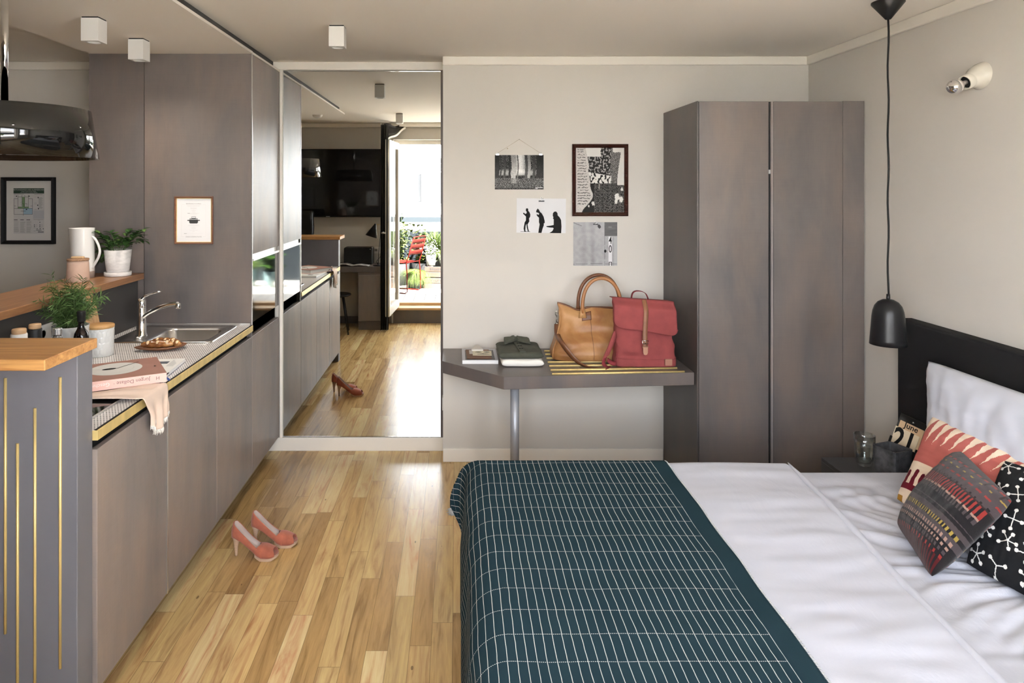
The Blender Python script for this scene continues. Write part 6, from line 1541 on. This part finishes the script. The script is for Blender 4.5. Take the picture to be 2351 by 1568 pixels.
t = thing('grass_pot', 'trailing grass in a teal pot reflected at the edge of the mirror', 'plant', (.86, -1.60, DKZ)); pot(t, .86, -1.60, DKZ, .09, .11, .28, TP_); grass(t, .86, -1.60, DKZ+.26, 420, .25, .5, .34, .9, G2, .003, 12)

# houses across the street
RW, RZ = P('pale_roof', (.45, .45, .45, 1), .7), P('zinc_cladding', (.030, .0295, .030, 1), .6, var=(1.2, .08, (6, 1, .2)))
hs = thing('house', 'pale house with grey zinc dormers across the street', 'building', (0, -17, -8))
build('walls', MB().box(-14, 14, -20, -15, -8, .8), P('pale_facade', (.24, .235, .22, 1), .85), hs)
w = MB(); b = w.add([(-14, -14.8, .8), (14, -14.8, .8), (14, -17.5, 2.05), (-14, -17.5, 2.05), (14, -20, .8), (-14, -20, .8)]); w.face([b, b+1, b+2, b+3]); w.face([b+3, b+2, b+4, b+5]); w.face([b, b+3, b+5]); w.face([b+1, b+4, b+2]); w.face([b, b+5, b+4, b+1]); build('roof', w, RW, hs)
build('dormer', MB().box(-1.25, 2.6, -18, -15.6, .9, 2.80), RZ, hs)
w = MB(); b = w.add([(-2.6, -15.7, 1.25), (-1.25, -15.7, 1.25), (-1.25, -15.7, 2.25), (-2.6, -15.7, 1.65), (-2.6, -18, 1.25), (-1.25, -18, 1.25), (-1.25, -18, 2.25), (-2.6, -18, 1.65)])
for q in ((0, 1, 2, 3), (4, 7, 6, 5), (0, 3, 7, 4), (3, 2, 6, 7), (1, 5, 6, 2), (0, 4, 5, 1)): w.face([b+i for i in q])
build('side_dormer', w, RZ, hs)
w = MB(); w.tube([(-.62, -15.6, 1.9), (-.62, -15.6, 3.5)], .03, 8); w.tube([(-.75, -15.6, 2.3), (-.5, -15.6, 2.3)], .015, 6); w.tube([(-.75, -15.6, 2.6), (-.5, -15.6, 2.6)], .015, 6); build('antenna', w, WHITE, hs)
for x in (-3.4, -2.2, -1.0, .2, 1.4): f_ = build('window', MB().box(x-.35, x+.35, -15.0, -14.96, -.6, .4), WHITE, hs); build('pane', MB().box(x-.27, x+.27, -14.965, -14.95, -.52, .32), P('dark_pane', (.10, .12, .13, 1), .1), f_)
struct('ground', MB().box(-40, 40, -40, -2.3, -8.2, -8), P('street_grey', (.25, .25, .25, 1), .9), 'grey street far below the balcony', 'street')
SKY, EXPO = 8.0, 1.6
sl = bpy.data.lights.new('sun', 'SUN'); sl.energy = 145; sl.angle = math.radians(3); sl.color = (1, .97, .93)
so_ = bpy.data.objects.new('sun', sl); COL.objects.link(so_); so_.location = (6, -3, 8)
so_.rotation_euler = Vector((-.45, -.33, -1.0)).to_track_quat('-Z', 'Y').to_euler()
# ---------------------------------------------------------------- camera, light
cd = bpy.data.cameras.new('camera'); cam = bpy.data.objects.new('camera', cd); COL.objects.link(cam)
cam.location = (0, 0, H); cam.rotation_euler = (PI/2, 0, 0)
cd.sensor_width = 36; cd.lens = F*36/2351; cd.shift_x = (1175.5-XV)/2351; cd.shift_y = -(784-YV)/2351
cd.clip_start = .02; sc.camera = cam
wd = bpy.data.worlds.new('overcast_sky'); sc.world = wd; wd.use_nodes = True
nt = wd.node_tree; bg = nt.nodes['Background']
tc = nt.nodes.new('ShaderNodeTexCoord'); sx = nt.nodes.new('ShaderNodeSeparateXYZ'); rp = nt.nodes.new('ShaderNodeValToRGB')
nt.links.new(tc.outputs['Generated'], sx.inputs[0]); nt.links.new(sx.outputs[2], rp.inputs[0]); nt.links.new(rp.outputs[0], bg.inputs[0])
e = rp.color_ramp.elements; e[0].position = 0; e[0].color = (.94, .96, 1, 1); e[1].position = .16; e[1].color = (.80, .83, .88, 1)
q1 = e.new(.42); q1.color = (.36, .39, .44, 1); q2 = e.new(1.0); q2.color = (.26, .29, .34, 1)
bg.inputs[1].default_value = SKY
for x0, x1, z0, z1 in ((-.745, .745, .24, 2.285), (1.06, 1.94, .91, 2.28)):
    ld = bpy.data.lights.new('daylight_portal', 'AREA'); ld.shape = 'RECTANGLE'; ld.size = x1-x0; ld.size_y = z1-z0
    ld.cycles.is_portal = True
    lo = bpy.data.objects.new('daylight_portal', ld); COL.objects.link(lo); lo.location = ((x0+x1)/2, .0, (z0+z1)/2); lo.rotation_euler = (PI/2, 0, 0)
sc.view_settings.view_transform = 'Standard'; sc.view_settings.look = 'None'; sc.view_settings.gamma = 1
sc.view_settings.use_curve_mapping = False; sc.view_settings.exposure = EXPO
sc.cycles.use_denoising = True
try: sc.cycles.denoiser = 'OPENIMAGEDENOISE'
except Exception: pass
sc.cycles.max_bounces = 10; sc.cycles.diffuse_bounces = 6; sc.cycles.glossy_bounces = 5; sc.cycles.transmission_bounces = 8; sc.cycles.transparent_max_bounces = 12
sc.cycles.sample_clamp_indirect = 8; sc.cycles.caustics_reflective = False; sc.cycles.caustics_refractive = False
